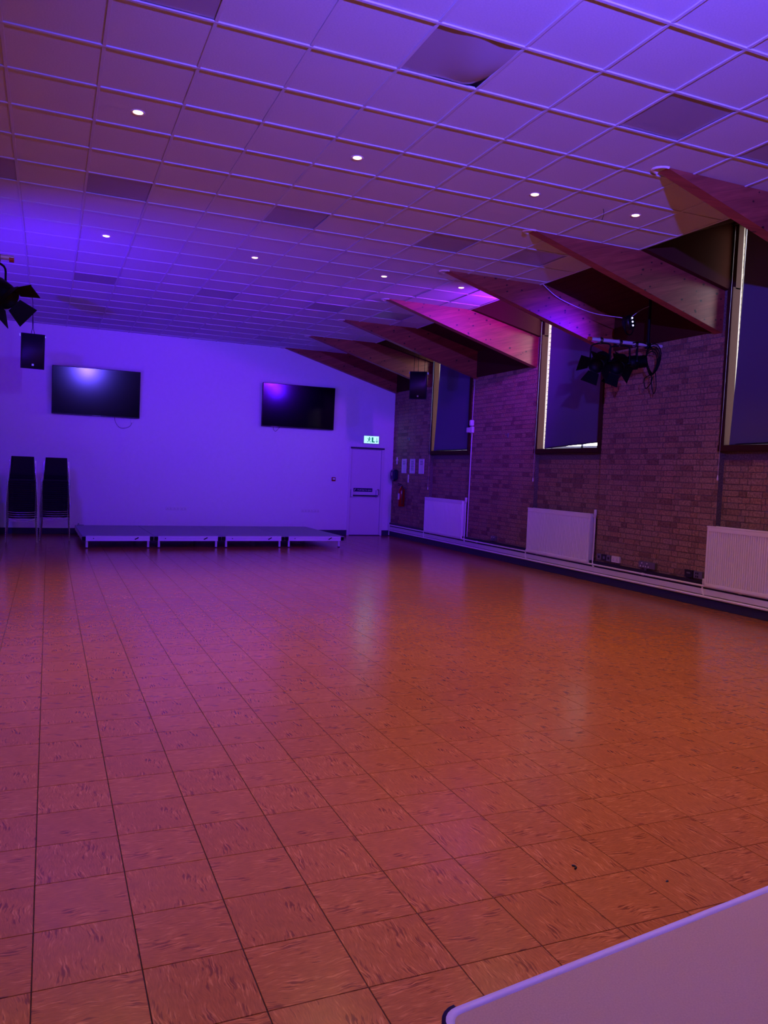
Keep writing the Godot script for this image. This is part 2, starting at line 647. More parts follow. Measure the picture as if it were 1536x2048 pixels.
func build_ceiling_lights():
	var order := {9: "first", 7: "second", 4: "third", 1: "fourth", -1: "fifth"}
	# unlit square panels
	for q in PANELS:
		var p := tile_at(q[0], q[1])
		var sag: bool = q[0] == 4 and q[1] == -3
		var t := thing("recessed_light", "unlit recessed ceiling panel with a warped sagging diffuser" if sag else "unlit ceiling panel, %s from the roof beams, in the row %s" % [order[q[0]], {3: "level with the lighting bars", 10: "before the stage", 16: "above the stage", -3: "nearest the table"}[q[1]]], "light panel", Vector3(p.x, CEIL, p.z), 0.0, "unlit ceiling panels")
		var st := mb()
		var n := 14
		var hx := PX / 2 - 0.013
		var hz := PZ / 2 - 0.013
		st.set_smooth_group(1)
		var P := func(a: int, b: int) -> Vector3:
			var u := float(a) / n
			var v := float(b) / n
			var y := 0.008
			if sag:
				y += -0.028 * pow(u, 1.5) * sin(PI * clampf(v * 0.9 + 0.1, 0, 1)) - 0.012 * sin(u * 9.0 + v * 4.0) * u + 0.05 * pow(u, 6.0) * pow(1.0 - v, 3.0)
			return Vector3(lerpf(-hx, hx, u), y, lerpf(-hz, hz, v))
		for a in n:
			for b in n:
				quad(st, P.call(a, b), P.call(a + 1, b), P.call(a + 1, b + 1), P.call(a, b + 1), Vector3.DOWN)
		obj("diffuser", st, M["diffuser"], t)
		var tr := mb()
		span(tr, -PX / 2 + 0.012, PX / 2 - 0.012, 0.056, 0.060, -PZ / 2 + 0.012, PZ / 2 - 0.012)
		obj("tray", tr, M["grid white"], t)
	# downlights
	var k := 0
	for z in [GZ - 0.5 * PZ, GZ - 6.5 * PZ, GZ + 5.5 * PZ]:
		for i in [-1, 1, 4, 7, 9]:
			var at := Vector3(GX + (i + 0.5) * PX, CEIL + 0.0052, z)
			if i == -1 and z > -3.5:
				continue
			var t := thing("downlight", "lit round downlight, %s from the roof beams, in the row %s" % [order[i], "nearest the table" if z > -3.5 else "before the lighting bars" if z > -8 else "beyond the lighting bars"], "downlight", at, 0.0, "lit ceiling downlights")
			var st := mb()
			lathe(st, [Vector2(0.036, -0.001), Vector2(0.044, -0.005), Vector2(0.052, -0.003), Vector2(0.053, 0.0)], Transform3D(), 24)
			obj("trim_ring", st, M["white plastic"], t)
			var ls := mb()
			lathe(ls, [Vector2(0.0, -0.006), Vector2(0.03, -0.005), Vector2(0.038, -0.001)], Transform3D(), 20)
			obj("lamp_lens", ls, M["downlight lens"], t)
			spot(t, at + Vector3(0, -0.012, 0), at + Vector3(0, -1, 0), WARM, 3.4 if z < -8.0 else 4.8 if z < -4.0 else 4.1, 48.0 if z < -8.0 else 58.0, 1.0, 0.035)
			k += 1

# ---------------------------------------------------------------- walls
func build_walls():
	var wf := struct("wall_far", "smooth painted end wall")
	obj("plaster", bx(LEFT - 0.2, 6.44, 0.0, 4.4, FAR - 0.2, FAR), M["painted plaster"], wf)
	obj("plaster", bx(6.44, 7.33, 2.09, 4.4, FAR - 0.2, FAR), M["painted plaster"], wf)
	obj("plaster", bx(7.33, WALL + 0.4, 0.0, 4.4, FAR - 0.2, FAR), M["painted plaster"], wf)
	var wl := struct("wall_left")
	obj("plaster", bx(LEFT - 0.2, LEFT, 0.0, 4.4, FAR, BACK + 0.2), M["painted plaster"], wl)
	var wb := struct("wall_back")
	obj("plaster", bx(LEFT - 0.2, WALL + 0.4, 0.0, 4.4, BACK, BACK + 0.2), M["painted plaster"], wb)
	var b1 := struct("baseboard_far", "dark skirting along the end wall")
	obj("board", bx(LEFT, 6.44, 0.0, 0.125, FAR, FAR + 0.018, 0.004), M["skirting"], b1)
	obj("board", bx(7.33, WALL, 0.0, 0.125, FAR, FAR + 0.018, 0.004), M["skirting"], b1)
	var b2 := struct("baseboard_right", "dark blue skirting below the pipe boxing")
	obj("board", bx(WALL - 0.05, WALL + 0.003, 0.0, 0.105, FAR + 0.02, BACK, 0.004), M["skirting"], b2)
	brick_wall()

func win_center(k: int) -> float:
	# bay between beam k and beam k + 1
	return (beam_z[k] - BEAM_T + beam_z[k + 1]) / 2.0

const WIN := [1, 3, 5]
const WH := 0.86

func add_brick(list: Array, c: Vector3, s: Vector3, out_axis: Vector3):
	list.append([nearness(c), c, s, out_axis])

func brick_wall():
	var w := struct("wall_right", "dark red brick wall with tall windows")
	# solid core in mortar, a hair behind the brick faces
	var piers := []
	var z := BACK
	for k in WIN:
		piers.append([win_center(k) + WH, z])
		z = win_center(k) - WH
	piers.append([FAR, z])
	for p in piers:
		obj("core", bx(WALL + 0.005, WALL + 0.40, 0.0, 4.95, p[0], p[1]), M["mortar"], w)
	for k in WIN:
		var c := win_center(k)
		obj("core", bx(WALL + 0.085, WALL + 0.40, 0.0, SILL, c - WH, c + WH), M["mortar"], w)
	var list := []
	var course := 0.075
	for r in 46:
		var y := 0.115 + r * course + 0.0325
		var zz := FAR + 0.005 - (0.08 if r % 2 == 0 else 0.24)
		var idx := r
		while zz < -2.0:
			var long := idx % 2 == 0
			var len := 0.215 if long else 0.1025
			var za := zz
			var zb := zz + len
			zz = zb + 0.010
			idx += 1
			for part in split(za, zb):
				var a: float = part[0]
				var b: float = part[1]
				var recess: bool = part[2]
				if b - a < 0.02:
					continue
				if recess and y > SILL - 0.06:
					continue
				if y > 3.40:
					continue
				add_brick(list, Vector3(WALL + 0.010 + (0.080 if recess else 0.0), y, (a + b) / 2), Vector3(0.020, 0.065, b - a), Vector3.LEFT)
	# brick on the far reveals of the windows and the cheeks of the bays above
	for k in WIN:
		var zr := win_center(k) - WH
		for r in 36:
			var y := SILL + 0.04 + r * course
			if y > 4.55:
				break
			var x := WALL + (0.095 if r % 2 == 0 else 0.04)
			while x < WALL + 0.36:
				var len := 0.1025 if (r % 2 == 0) == (x < WALL + 0.1) else 0.215
				var x1 := minf(x + len, WALL + 0.38)
				if x1 - x > 0.02:
					add_brick(list, Vector3((x + x1) / 2, y, zr - 0.004), Vector3(x1 - x, 0.065, 0.02), Vector3.BACK)
				x = x1 + 0.01
	var pale := mb()
	for q in list:
		if q[3] == Vector3.BACK:
			var tt := rng.randf_range(0.86, 1.05)
			pale.set_color(Color(tt, tt, tt))
			box(pale, q[1] + Vector3(0, 0, rng.randf_range(-0.0015, 0.002)), q[2], 0.0)
	obj("reveal_brick_field", pale, M["yellow brick"], w).set_meta("kind", "stuff")
	list = list.filter(func(q): return q[3] == Vector3.LEFT)
	list.sort_custom(func(a, b): return a[0] < b[0])
	var tones := [Color(1, 1, 1), Color(0.80, 0.76, 0.78), Color(1.18, 1.12, 1.08), Color(0.62, 0.56, 0.60), Color(1.05, 0.92, 0.86), Color(0.9, 0.92, 0.95), Color(1.32, 1.25, 1.22)]
	var made := {}
	var rest := mb()
	for n in list.size():
		var q: Array = list[n]
		var tn: int = [0, 0, 1, 1, 2, 3, 4, 4, 5, 6][rng.randi() % 10]
		var push: Vector3 = q[3] * rng.randf_range(-0.0015, 0.0025)
		if n < 300:
			var key := "%s %d" % [q[2], tn]
			if not made.has(key):
				var st := mb()
				st.set_color(tones[tn])
				box(st, Vector3.ZERO, q[2], 0.0)
				made[key] = mesh_of(st)
			var o := put("brick", made[key], M["brick"], w)
			o.position = q[1] + push
		else:
			rest.set_color(tones[tn])
			box(rest, q[1] + push, q[2], 0.0)
	obj("brick_field", rest, M["brick"], w).set_meta("kind", "stuff")

func split(a: float, b: float) -> Array:
	# cuts a brick at the edges of the window recesses
	var cuts := [a, b]
	for k in WIN:
		for e in [win_center(k) - WH, win_center(k) + WH]:
			if e > a and e < b:
				cuts.append(e)
	cuts.append(maxf(a, FAR + 0.003))
	cuts.sort()
	var out := []
	for i in cuts.size() - 1:
		var m: float = (cuts[i] + cuts[i + 1]) / 2
		if m < FAR + 0.003:
			continue
		var rec := false
		for k in WIN:
			if absf(m - win_center(k)) < WH:
				rec = true
		out.append([cuts[i] + 0.0005, cuts[i + 1] - 0.0005, rec])
	return out

# ---------------------------------------------------------------- roof bays between the beams
func deck_y(x: float) -> float:
	return CEIL + 0.03 - (x - EDGE) * 0.25

func lift_y(x: float) -> float:
	return CEIL + 0.03 + (x - EDGE) * 0.36

func build_bays():
	for k in 7:
		var za: float = beam_z[k] - BEAM_T * 0.5
		var zb: float = beam_z[k + 1] - BEAM_T * 0.5
		if k == 6:
			zb = FAR
		var is_win := WIN.has(k)
		var s := struct("trim", "dark timber soffit boarding in a roof bay")
		s.name = "trim_%d" % (k + 1)
		var n := 9
		for b in n:
			# boards run along the building, lapped like a soffit
			var x0 := EDGE + (WALL + (0.40 if is_win else 0.06) - EDGE) * b / n
			var x1 := EDGE + (WALL + (0.40 if is_win else 0.06) - EDGE) * (b + 1) / n - 0.006
			var y0 := lift_y(x0) if is_win else deck_y(x0)
			var y1 := lift_y(x1) if is_win else deck_y(x1)
			var st := mb()
			prism(st, [Vector2(x0, y0), Vector2(x1, y1), Vector2(x1, y1 + 0.05), Vector2(x0, y0 + 0.05)], zb, za)
			obj("soffit_board", st, M["dark stained board"], s)
		var up := mb()
		prism(up, [Vector2(EDGE - 0.02, CEIL + 0.05), Vector2(WALL + 0.42, (lift_y(WALL + 0.42) if is_win else deck_y(WALL + 0.42)) + 0.04), Vector2(WALL + 0.42, (lift_y(WALL + 0.42) if is_win else deck_y(WALL + 0.42)) + 0.16), Vector2(EDGE - 0.02, CEIL + 0.2)], zb - 0.01, za + 0.01)
		obj("roof_slab", up, M["dark stained board"], s)
		if is_win:
			var c := win_center(k)
			for e in [[c - WH, zb], [c + WH, za]]:
				# cheek above the beam, up to the raised soffit
				var ch := mb()
				prism(ch, [Vector2(EDGE, CEIL), Vector2(WALL + 0.02, deck_y(WALL)), Vector2(WALL + 0.02, lift_y(WALL) + 0.03), Vector2(EDGE, CEIL + 0.05)], minf(e[0], e[1]), maxf(e[0], e[1]))
				obj("cheek", ch, M["dark stained board"], s)
		else:
			obj("fascia_board", bx(WALL - 0.035, WALL + 0.02, 3.405, deck_y(WALL) + 0.03, zb, za, 0.004), M["dark stained board"], s)

# ---------------------------------------------------------------- roof beams
func build_beams():
	var places := ["against the painted end wall", "first out from the painted end wall", "far side of it the hanging loudspeaker", "lit magenta beside the middle window", "above the middle window with the lighting bar just beyond", "between the lighting bar and the tall window", "over the near edge of the tall window", ""]
	var labels := {
		7: "laminated timber roof beam lying against the painted end wall",
		6: "laminated timber roof beam next to the one on the end wall",
		5: "laminated timber roof beam just before the hung loudspeaker by the brick wall",
		4: "magenta lit timber roof beam ending at the far jamb of the middle window",
		3: "timber roof beam crossing in front of the middle window, ahead of the lighting bar",
		2: "timber roof beam with knots between the lighting bar and the largest window",
		1: "timber roof beam hiding the top of the largest window's blind",
		0: "timber roof beam past the largest window, next to the table end of the hall"}
	var a := Vector2(TIPX, CEIL)
	var b := Vector2(WALL + 0.03, 3.372)
	var dir := (b - a).normalized()
	for k in range(1, 8):
		var t := thing("roof_beam", labels[k], "beam", Vector3(TIPX, CEIL, beam_z[k]), 0.0, "sloping roof beams")
		var poly := [Vector2(0, 0.0), Vector2(0.0, 0.005), Vector2(EDGE + 0.02 - TIPX, 0.005), Vector2(EDGE + 0.02 - TIPX, 0.055), Vector2(WALL + 0.03 - TIPX, deck_y(WALL) + 0.045 - CEIL), b - a]
		var uv := Transform2D(Vector2(dir.x / 2.9, dir.y / -1.0 * -1.35), Vector2(-dir.y / 2.9, dir.x * 1.35), Vector2(0.137 * k, 0.03 + 0.19 * k))
		var st := mb()
		prism(st, poly, -BEAM_T, 0.0, Transform3D(), uv)
		obj("timber", st, M["laminated timber"], t)
		# pale lip of the tile cut round the tip
		var lip := mb()
		for s in 8:
			var t0 := PI * 0.5 + PI * s / 8
			var t1 := PI * 0.5 + PI * (s + 1) / 8
			var P := func(r: float, tt: float, y: float): return Vector3(-0.005 + r * cos(tt) * 1.3, y, -BEAM_T / 2 + r * sin(tt))
			lip.set_smooth_group(1)
			quad(lip, P.call(0.055, t0, 0.004), P.call(0.055, t1, 0.004), P.call(0.075, t1, -0.012), P.call(0.075, t0, -0.012), Vector3.DOWN)
			quad(lip, P.call(0.075, t0, -0.012), P.call(0.075, t1, -0.012), P.call(0.085, t1, 0.004), P.call(0.085, t0, 0.004), Vector3(cos(t0), 0, sin(t0)))
		obj("collar", lip, M["white plastic"], t)

# ---------------------------------------------------------------- windows and blinds
func build_windows():
	var names := {1: "window_1", 3: "window_2", 5: "window_3"}
	for k in WIN:
		var c := win_center(k)
		var w := struct(names[k], "tall window in a dark timber lining")
		var fw := 0.075
		var x0 := WALL - 0.025
		var x1 := WALL + 0.10
		var top := lift_y(WALL)
		obj("jamb", bx(x0, x1, SILL, minf(top, deck_y(WALL) + 0.02), c - WH - 0.004, c - WH + fw, 0.004), M["window timber"], w)
		obj("jamb", bx(x0, x1, SILL, minf(top, deck_y(WALL) + 0.02), c + WH - fw, c + WH + 0.004, 0.004), M["window timber"], w)
		for e in [[c - WH - 0.004, c - WH + fw], [c + WH - fw, c + WH + 0.004]]:
			obj("upper_jamb", bx(WALL + 0.018, x1, deck_y(WALL) + 0.0, top + 0.05, e[0], e[1]), M["window timber"], w)
		obj("head_board", bx(WALL - 0.02, WALL + 0.10, top - 0.045, top + 0.06, c - WH, c + WH), M["window timber"], w)
		obj("sill", bx(x0 - 0.02, WALL + 0.36, SILL, SILL + 0.075, c - WH, c + WH, 0.004), M["window timber"], w)
		obj("bead", bx(x1 - 0.002, x1 + 0.012, SILL + 0.075, top, c - WH + fw - 0.014, c - WH + fw), M["frame bead"], w)
		var gx := WALL + 0.33
		obj("pane", bx(gx, gx + 0.006, SILL + 0.075, lift_y(gx) + 0.02, c - WH + 0.02, c + WH - 0.02), M["window glass"], w)
		for zc in [c - WH + 0.03, c, c + WH - 0.03]:
			obj("glazing_bar", bx(gx - 0.03, gx + 0.035, SILL + 0.07, lift_y(gx) + 0.01, zc - 0.03, zc + 0.03, 0.004), M["white paint"], w)
		for yy in [SILL + 0.10, lift_y(gx) - 0.05]:
			obj("glazing_bar", bx(gx - 0.03, gx + 0.035, yy - 0.03, yy + 0.03, c - WH, c + WH, 0.004), M["white paint"], w)
		obj("outer_lining", bx(WALL + 0.20, WALL + 0.345, SILL + 0.07, top + 0.1, c - WH - 0.002, c - WH + 0.018, 0.003), M["white paint"], w)
		# reveal on the near side
		obj("reveal", bx(WALL + 0.09, WALL + 0.40, SILL, top + 0.2, c + WH - 0.02, c + WH + 0.02), M["mortar"], w)
		blind(k, c, fw, top)

func blind(k: int, c: float, fw: float, top: float):
	var label: String = {1: "dark roller blind on the largest window, daylight along one edge", 3: "dark roller blind with a wedge of daylight under its bottom edge", 5: "dark roller blind on the window nearest the exit door"}[k]
	var t := thing("roller_blind", label, "blind", Vector3(WALL + 0.035, SILL, c), 0.0, "roller blinds")
	var yt := top - 0.075 - SILL
	var far_top: float = {1: 0.105, 3: 0.175, 5: 0.16}[k]     # gap to the far jamb
	var far_bot: float = {1: 0.045, 3: 0.155, 5: 0.035}[k]
	var zf_t := -WH + fw + far_top
	var zf_b := -WH + fw + far_bot
	var zn := WH - fw - 0.012
	var yb_f: float = {1: 0.082, 3: 0.083, 5: 0.082}[k]
	var yb_n: float = {1: 0.096, 3: 0.160, 5: 0.092}[k]
	var st := mb()
	st.set_smooth_group(1)
	var nu := 14
	var nv := 26
	var P := func(a: int, b: int, off: float) -> Vector3:
		var u := float(a) / nu
		var v := float(b) / nv
		var curl := 1.0 - pow(1.0 - v, 2.2)
		var zf := lerpf(zf_b, zf_t, curl)
		var y := lerpf(lerpf(yb_f, yb_n, u), yt, v)
		var bow := 0.012 * sin(PI * v) * cos(PI * (u - 0.5)) + (0.018 * pow(1.0 - u, 6.0) * (1.0 - v))
		return Vector3(-bow + off, y, lerpf(zf, zn, u))
	for a in nu:
		for b in nv:
			quad(st, P.call(a, b, 0.0), P.call(a + 1, b, 0.0), P.call(a + 1, b + 1, 0.0), P.call(a, b + 1, 0.0), Vector3.LEFT)
			quad(st, P.call(a, b, 0.002), P.call(a + 1, b, 0.002), P.call(a + 1, b + 1, 0.002), P.call(a, b + 1, 0.002), Vector3.RIGHT)
	obj("fabric", st, M["blind fabric"], t)
	var bar := mb()
	tube(bar, [Vector3(-0.004, yb_f + 0.006, zf_b + 0.008), Vector3(0.0, yb_n + 0.006, zn - 0.004)], 0.010, 8)
	obj("bottom_bar", bar, M["dark plastic"], t)
	var rol := mb()
	tube(rol, [Vector3(0.005, yt + 0.012, zf_t - 0.01), Vector3(0.005, yt + 0.012, zn + 0.01)], 0.026, 14)
	obj("roller", rol, M["dark plastic"], t)
	var br := mb()
	span(br, -0.035, 0.04, yt - 0.03, yt + 0.055, zf_t - 0.018, zf_t - 0.010, 0.002)
	obj("bracket", br, M["white plastic"], t)
	# pull cord with its weight, hanging in front of the far jamb
	var cz := -WH + 0.055
	var drop: float = {1: -0.30, 3: -0.42, 5: -0.70}[k]
	pipe("pull_cord", [Vector3(-0.075, yt, cz + 0.02), Vector3(-0.08, 0.6, cz), Vector3(-0.082, drop, cz - 0.02)], 0.0014, M["white plastic"], t, 5)
	var wt := mb()
	lathe(wt, [Vector2(0.0, 0.03), Vector2(0.006, 0.026), Vector2(0.011, -0.02), Vector2(0.008, -0.035), Vector2(0.0, -0.036)], Transform3D(Basis(), Vector3(-0.082, drop - 0.02, cz - 0.02)), 10)
	obj("cord_weight", wt, M["white plastic"], t)

# ---------------------------------------------------------------- door
func build_door():
	var d := struct("door_1", "painted exit door with a push bar")
	var x0 := 6.50
	var x1 := 7.27
	obj("frame_post", bx(x0 - 0.06, x0, 0.0, 2.09, FAR - 0.12, FAR + 0.015, 0.004), M["white paint"], d)
	obj("frame_post", bx(x1, x1 + 0.06, 0.0, 2.09, FAR - 0.12, FAR + 0.015, 0.004), M["white paint"], d)
	obj("frame_head", bx(x0 - 0.06, x1 + 0.06, 2.03, 2.09, FAR - 0.12, FAR + 0.0155, 0.004), M["white paint"], d)
	obj("leaf", bx(x0 + 0.004, x1 - 0.004, 0.01, 2.026, FAR - 0.07, FAR - 0.025, 0.003), M["white paint"], d)
	obj("closer_rail", bx(x0 - 0.03, x1 + 0.05, 2.04, 2.075, FAR + 0.0155, FAR + 0.05, 0.004), M["skirting"], d)
	obj("backing", bx(x0 - 0.1, x1 + 0.1, 0.0, 2.2, FAR - 0.2, FAR - 0.13), M["painted plaster"], d)
	obj("threshold", bx(x0, x1, 0.0, 0.014, FAR - 0.07, FAR + 0.06, 0.003), M["skirting"], d)
	var bar := mb()
	tube(bar, [Vector3(x0 + 0.05, 0.945, FAR + 0.055), Vector3(x1 - 0.09, 0.945, FAR + 0.055)], 0.015, 10)
	obj("push_bar", bar, M["skirting"], d)
	for x in [x0 + 0.04, x1 - 0.10]:
		obj("bar_bracket", bx(x - 0.025, x + 0.025, 0.91, 1.08, FAR - 0.026, FAR + 0.06, 0.008), M["white paint"], d)
	obj("latch", bx(x1 - 0.085, x1 - 0.045, 0.96, 1.10, FAR - 0.026, FAR + 0.03, 0.006), M["grey plate"], d)
	var sg := thing("door_sign", "narrow blue sign with white words above the door's push bar", "sign", Vector3(x0 + 0.33, 1.075, FAR - 0.024))
	obj("plate", bx(-0.24, 0.24, -0.042, 0.042, 0.0, 0.004, 0.001), M["sign blue"], sg)
	var tm := put("lettering", text_mesh("Push bar to open", 0.046), M["paper"], sg)
	tm.position = Vector3(0.04, 0.0, 0.005)
	var sl := mb()
	box(sl, Vector3(-0.205, 0, 0.005), Vector3(0.012, 0.06, 0.002), 0.0, Basis(Vector3.BACK, -0.5))
	box(sl, Vector3(-0.218, -0.014, 0.005), Vector3(0.010, 0.028, 0.002), 0.0, Basis(Vector3.BACK, 0.6))
	obj("tick_mark", sl, M["paper"], sg)
	# illuminated exit sign over the door
	var e := thing("exit_sign", "lit green and white fire exit sign over the door", "sign", Vector3(6.965, 2.26, FAR))
	obj("case", bx(-0.20, 0.20, -0.10, 0.10, 0.0, 0.06, 0.01), M["white plastic"], e)
	obj("light_panel", bx(-0.188, 0.188, -0.086, 0.086, 0.06, 0.064, 0.002), M["exit panel light"], e)
	var g := mb()
	# running figure, doorway and arrow
	span(g, 0.005, 0.045, -0.060, 0.060, 0.064, 0.066)
	span(g, 0.045, 0.085, -0.060, -0.035, 0.064, 0.066)
	lathe(g, [Vector2(0.0, 0.002), Vector2(0.014, 0.001), Vector2(0.015, 0.0)], Transform3D(Basis(Vector3.RIGHT, PI / 2), Vector3(-0.055, 0.05, 0.064)), 12)
	for b in [[-0.06, 0.012, 0.022, 0.06, -0.25], [-0.085, 0.018, 0.012, 0.05, 0.9], [-0.032, 0.014, 0.012, 0.05, -1.0], [-0.038, -0.038, 0.014, 0.065, 0.6], [-0.082, -0.036, 0.014, 0.065, -0.8]]:
		box(g, Vector3(b[0], b[1], 0.065), Vector3(b[2], b[3], 0.002), 0.0, Basis(Vector3.BACK, b[4]))
	span(g, 0.130, 0.142, -0.055, 0.055, 0.064, 0.066)
	box(g, Vector3(0.122, -0.04, 0.065), Vector3(0.011, 0.05, 0.002), 0.0, Basis(Vector3.BACK, 0.7))
	box(g, Vector3(0.150, -0.04, 0.065), Vector3(0.011, 0.05, 0.002), 0.0, Basis(Vector3.BACK, -0.7))
	obj("pictogram_light", g, M["exit green light"], e)
	var l := AreaLight3D.new()
	l.name = "panel_light"
	e.add_child(l)
	l.area_size = Vector2(0.37, 0.17)
	l.light_color = Color(0.6, 1.0, 0.9)
	l.light_energy = 0.05
	l.shadow_enabled = true
	l.position = Vector3(0, 0, 0.072)
	l.rotation.y = PI
	l.area_range = 20.0

# ---------------------------------------------------------------- radiators and pipes
func radiator(k: int, label: String, z_far: float, z_near: float, right_valve: bool):
	var t := thing("radiator", label, "radiator", Vector3(WALL, 0.262, z_near), 0.0, "white panel radiators")
	var L := z_near - z_far
	var H := 0.74
	var x0 := -0.075
	var x1 := 0.02
	var st := mb()
	# ribbed front: shallow flutes pressed into the panel
	var n := int(round(L / 0.0333))
	st.set_smooth_group(-1)
	var prof := [[0.0, 0.0], [0.36, 0.0], [0.50, 0.018], [0.80, 0.018], [0.94, 0.0]]
	var y0 := 0.045
	var y1 := H - 0.055
	for i in n:
		for q in prof.size():
			var a: Array = prof[q]
			var b: Array = prof[q + 1] if q + 1 < prof.size() else [1.0, 0.0]
			var za: float = -L + 0.02 + (L - 0.04) * (i + a[0]) / n
			var zb: float = -L + 0.02 + (L - 0.04) * (i + b[0]) / n
			quad(st, Vector3(x0 + a[1], y0, za), Vector3(x0 + b[1], y0, zb), Vector3(x0 + b[1], y1, zb), Vector3(x0 + a[1], y1, za), Vector3.LEFT)
	obj("ribbed_panel", st, M["white enamel"], t)
	var fr := mb()
	span(fr, x0 - 0.002, x0 + 0.012, 0.0, y0 + 0.002, -L + 0.004, -0.004, 0.006)
	span(fr, x0 - 0.002, x0 + 0.012, y1 - 0.002, H - 0.004, -L + 0.004, -0.004, 0.006)
	span(fr, x0 - 0.002, x0 + 0.012, 0.0, H - 0.004, -L + 0.002, -L + 0.022, 0.004)
	span(fr, x0 - 0.002, x0 + 0.012, 0.0, H - 0.004, -0.022, -0.002, 0.004)
	span(fr, x1 - 0.012, x1, 0.0, H - 0.004, -L + 0.004, -0.004, 0.004)
	obj("panel_rim", fr, M["white enamel"], t)
	obj("side_cover", bx(x0 + 0.004, x1, 0.012, H, -L - 0.002, -L + 0.004, 0.001), M["white enamel"], t)
	obj("side_cover", bx(x0 + 0.004, x1, 0.012, H, -0.004, 0.002, 0.001), M["white enamel"], t)
	var gr := mb()
	span(gr, x0 - 0.004, x0 + 0.012, H - 0.006, H + 0.012, -L - 0.006, 0.006, 0.004)
	span(gr, x1 - 0.01, x1, H - 0.006, H + 0.012, -L - 0.006, 0.006, 0.004)
	for i in int(L / 0.03):
		span(gr, x0, x1, H + 0.002, H + 0.008, -L + 0.01 + i * 0.03, -L + 0.022 + i * 0.03)
	obj("top_grille", gr, M["white enamel"], t)
	for z in [-L + 0.25, -0.25]:
		obj("wall_bracket", bx(x1 - 0.004, 0.086, 0.12, 0.62, z - 0.02, z + 0.02, 0.003), M["white enamel"], t)
	# tail pipe at the far end
	var zf := -L - 0.035
	pipe("tail_pipe", curve([Vector3(-0.04, 0.045, -L), Vector3(-0.045, 0.03, zf), Vector3(-0.055, -0.05, zf - 0.005), Vector3(-0.065, -0.115, zf + 0.03)]), 0.011, M["white enamel"], t, 8)
	if right_valve:
		var zv := 0.075
		pipe("riser_pipe", curve([Vector3(-0.02, H - 0.02, 0.0), Vector3(-0.03, H - 0.03, zv * 0.6), Vector3(-0.035, H - 0.06, zv), Vector3(-0.035, 0.3, zv), Vector3(-0.04, 0.06, zv), Vector3(-0.06, -0.02, zv + 0.035), Vector3(-0.062, -0.03, zv + 0.06)]), 0.011, M["white enamel"], t, 8)
		var v := mb()
		lathe(v, [Vector2(0.0, 0.10), Vector2(0.020, 0.098), Vector2(0.023, 0.09), Vector2(0.023, 0.02), Vector2(0.018, 0.012), Vector2(0.014, -0.02), Vector2(0.0, -0.02)], Transform3D(Basis(), Vector3(-0.035, H - 0.02, zv)), 14)
		obj("valve_head", v, M["white plastic"], t)
	else:
		var v := mb()
		lathe(v, [Vector2(0.0, 0.06), Vector2(0.016, 0.058), Vector2(0.018, 0.01), Vector2(0.012, -0.02), Vector2(0.0, -0.02)], Transform3D(Basis(), Vector3(-0.045, 0.03, zf)), 12)
		obj("valve_head", v, M["white plastic"], t)

func build_heating():
	radiator(5, "white radiator under the window nearest the exit door", -15.28, -13.60, true)
	radiator(3, "white ribbed radiator under the window with the wedge of daylight", -11.30, -9.63, true)
	radiator(1, "white ribbed radiator under the largest window", -7.34, -5.62, false)
	var t := thing("pipe_boxing", "long pale boxing with heating pipes running along the brick wall above the skirting", "pipework", Vector3(WALL, 0.0, -10.0))
	obj("boxing", bx(-0.052, 0.003, 0.150, 0.225, -7.2, 8.0, 0.006), M["white paint"], t)
	var n := 4
	pipe("upper_pipe", [Vector3(-0.055, 0.262, -7.18), Vector3(-0.055, 0.262, 8.0)], 0.013, M["white enamel"], t, 10)
	pipe("lower_pipe", [Vector3(-0.068, 0.132, -7.18), Vector3(-0.068, 0.132, 8.0)], 0.016, M["white enamel"], t, 10)
	pipe("drop_pipe", [Vector3(-0.055, 0.27, -7.18), Vector3(-0.062, 0.02, -7.18)], 0.013, M["white enamel"], t, 10)
	obj("pipe_ledge", bx(-0.045, 0.003, 0.225, 0.315, -7.2, 8.0, 0.004), M["dark plastic"], t)
	for z in [-5.0, -3.0, -1.0, 1.55, 3.2]:
		var st := mb()
		tube(st, [Vector3(-0.055, 0.262, z - 0.02), Vector3(-0.055, 0.262, z + 0.02)], 0.017, 10)
		obj("pipe_collar", st, M["white enamel"], t)

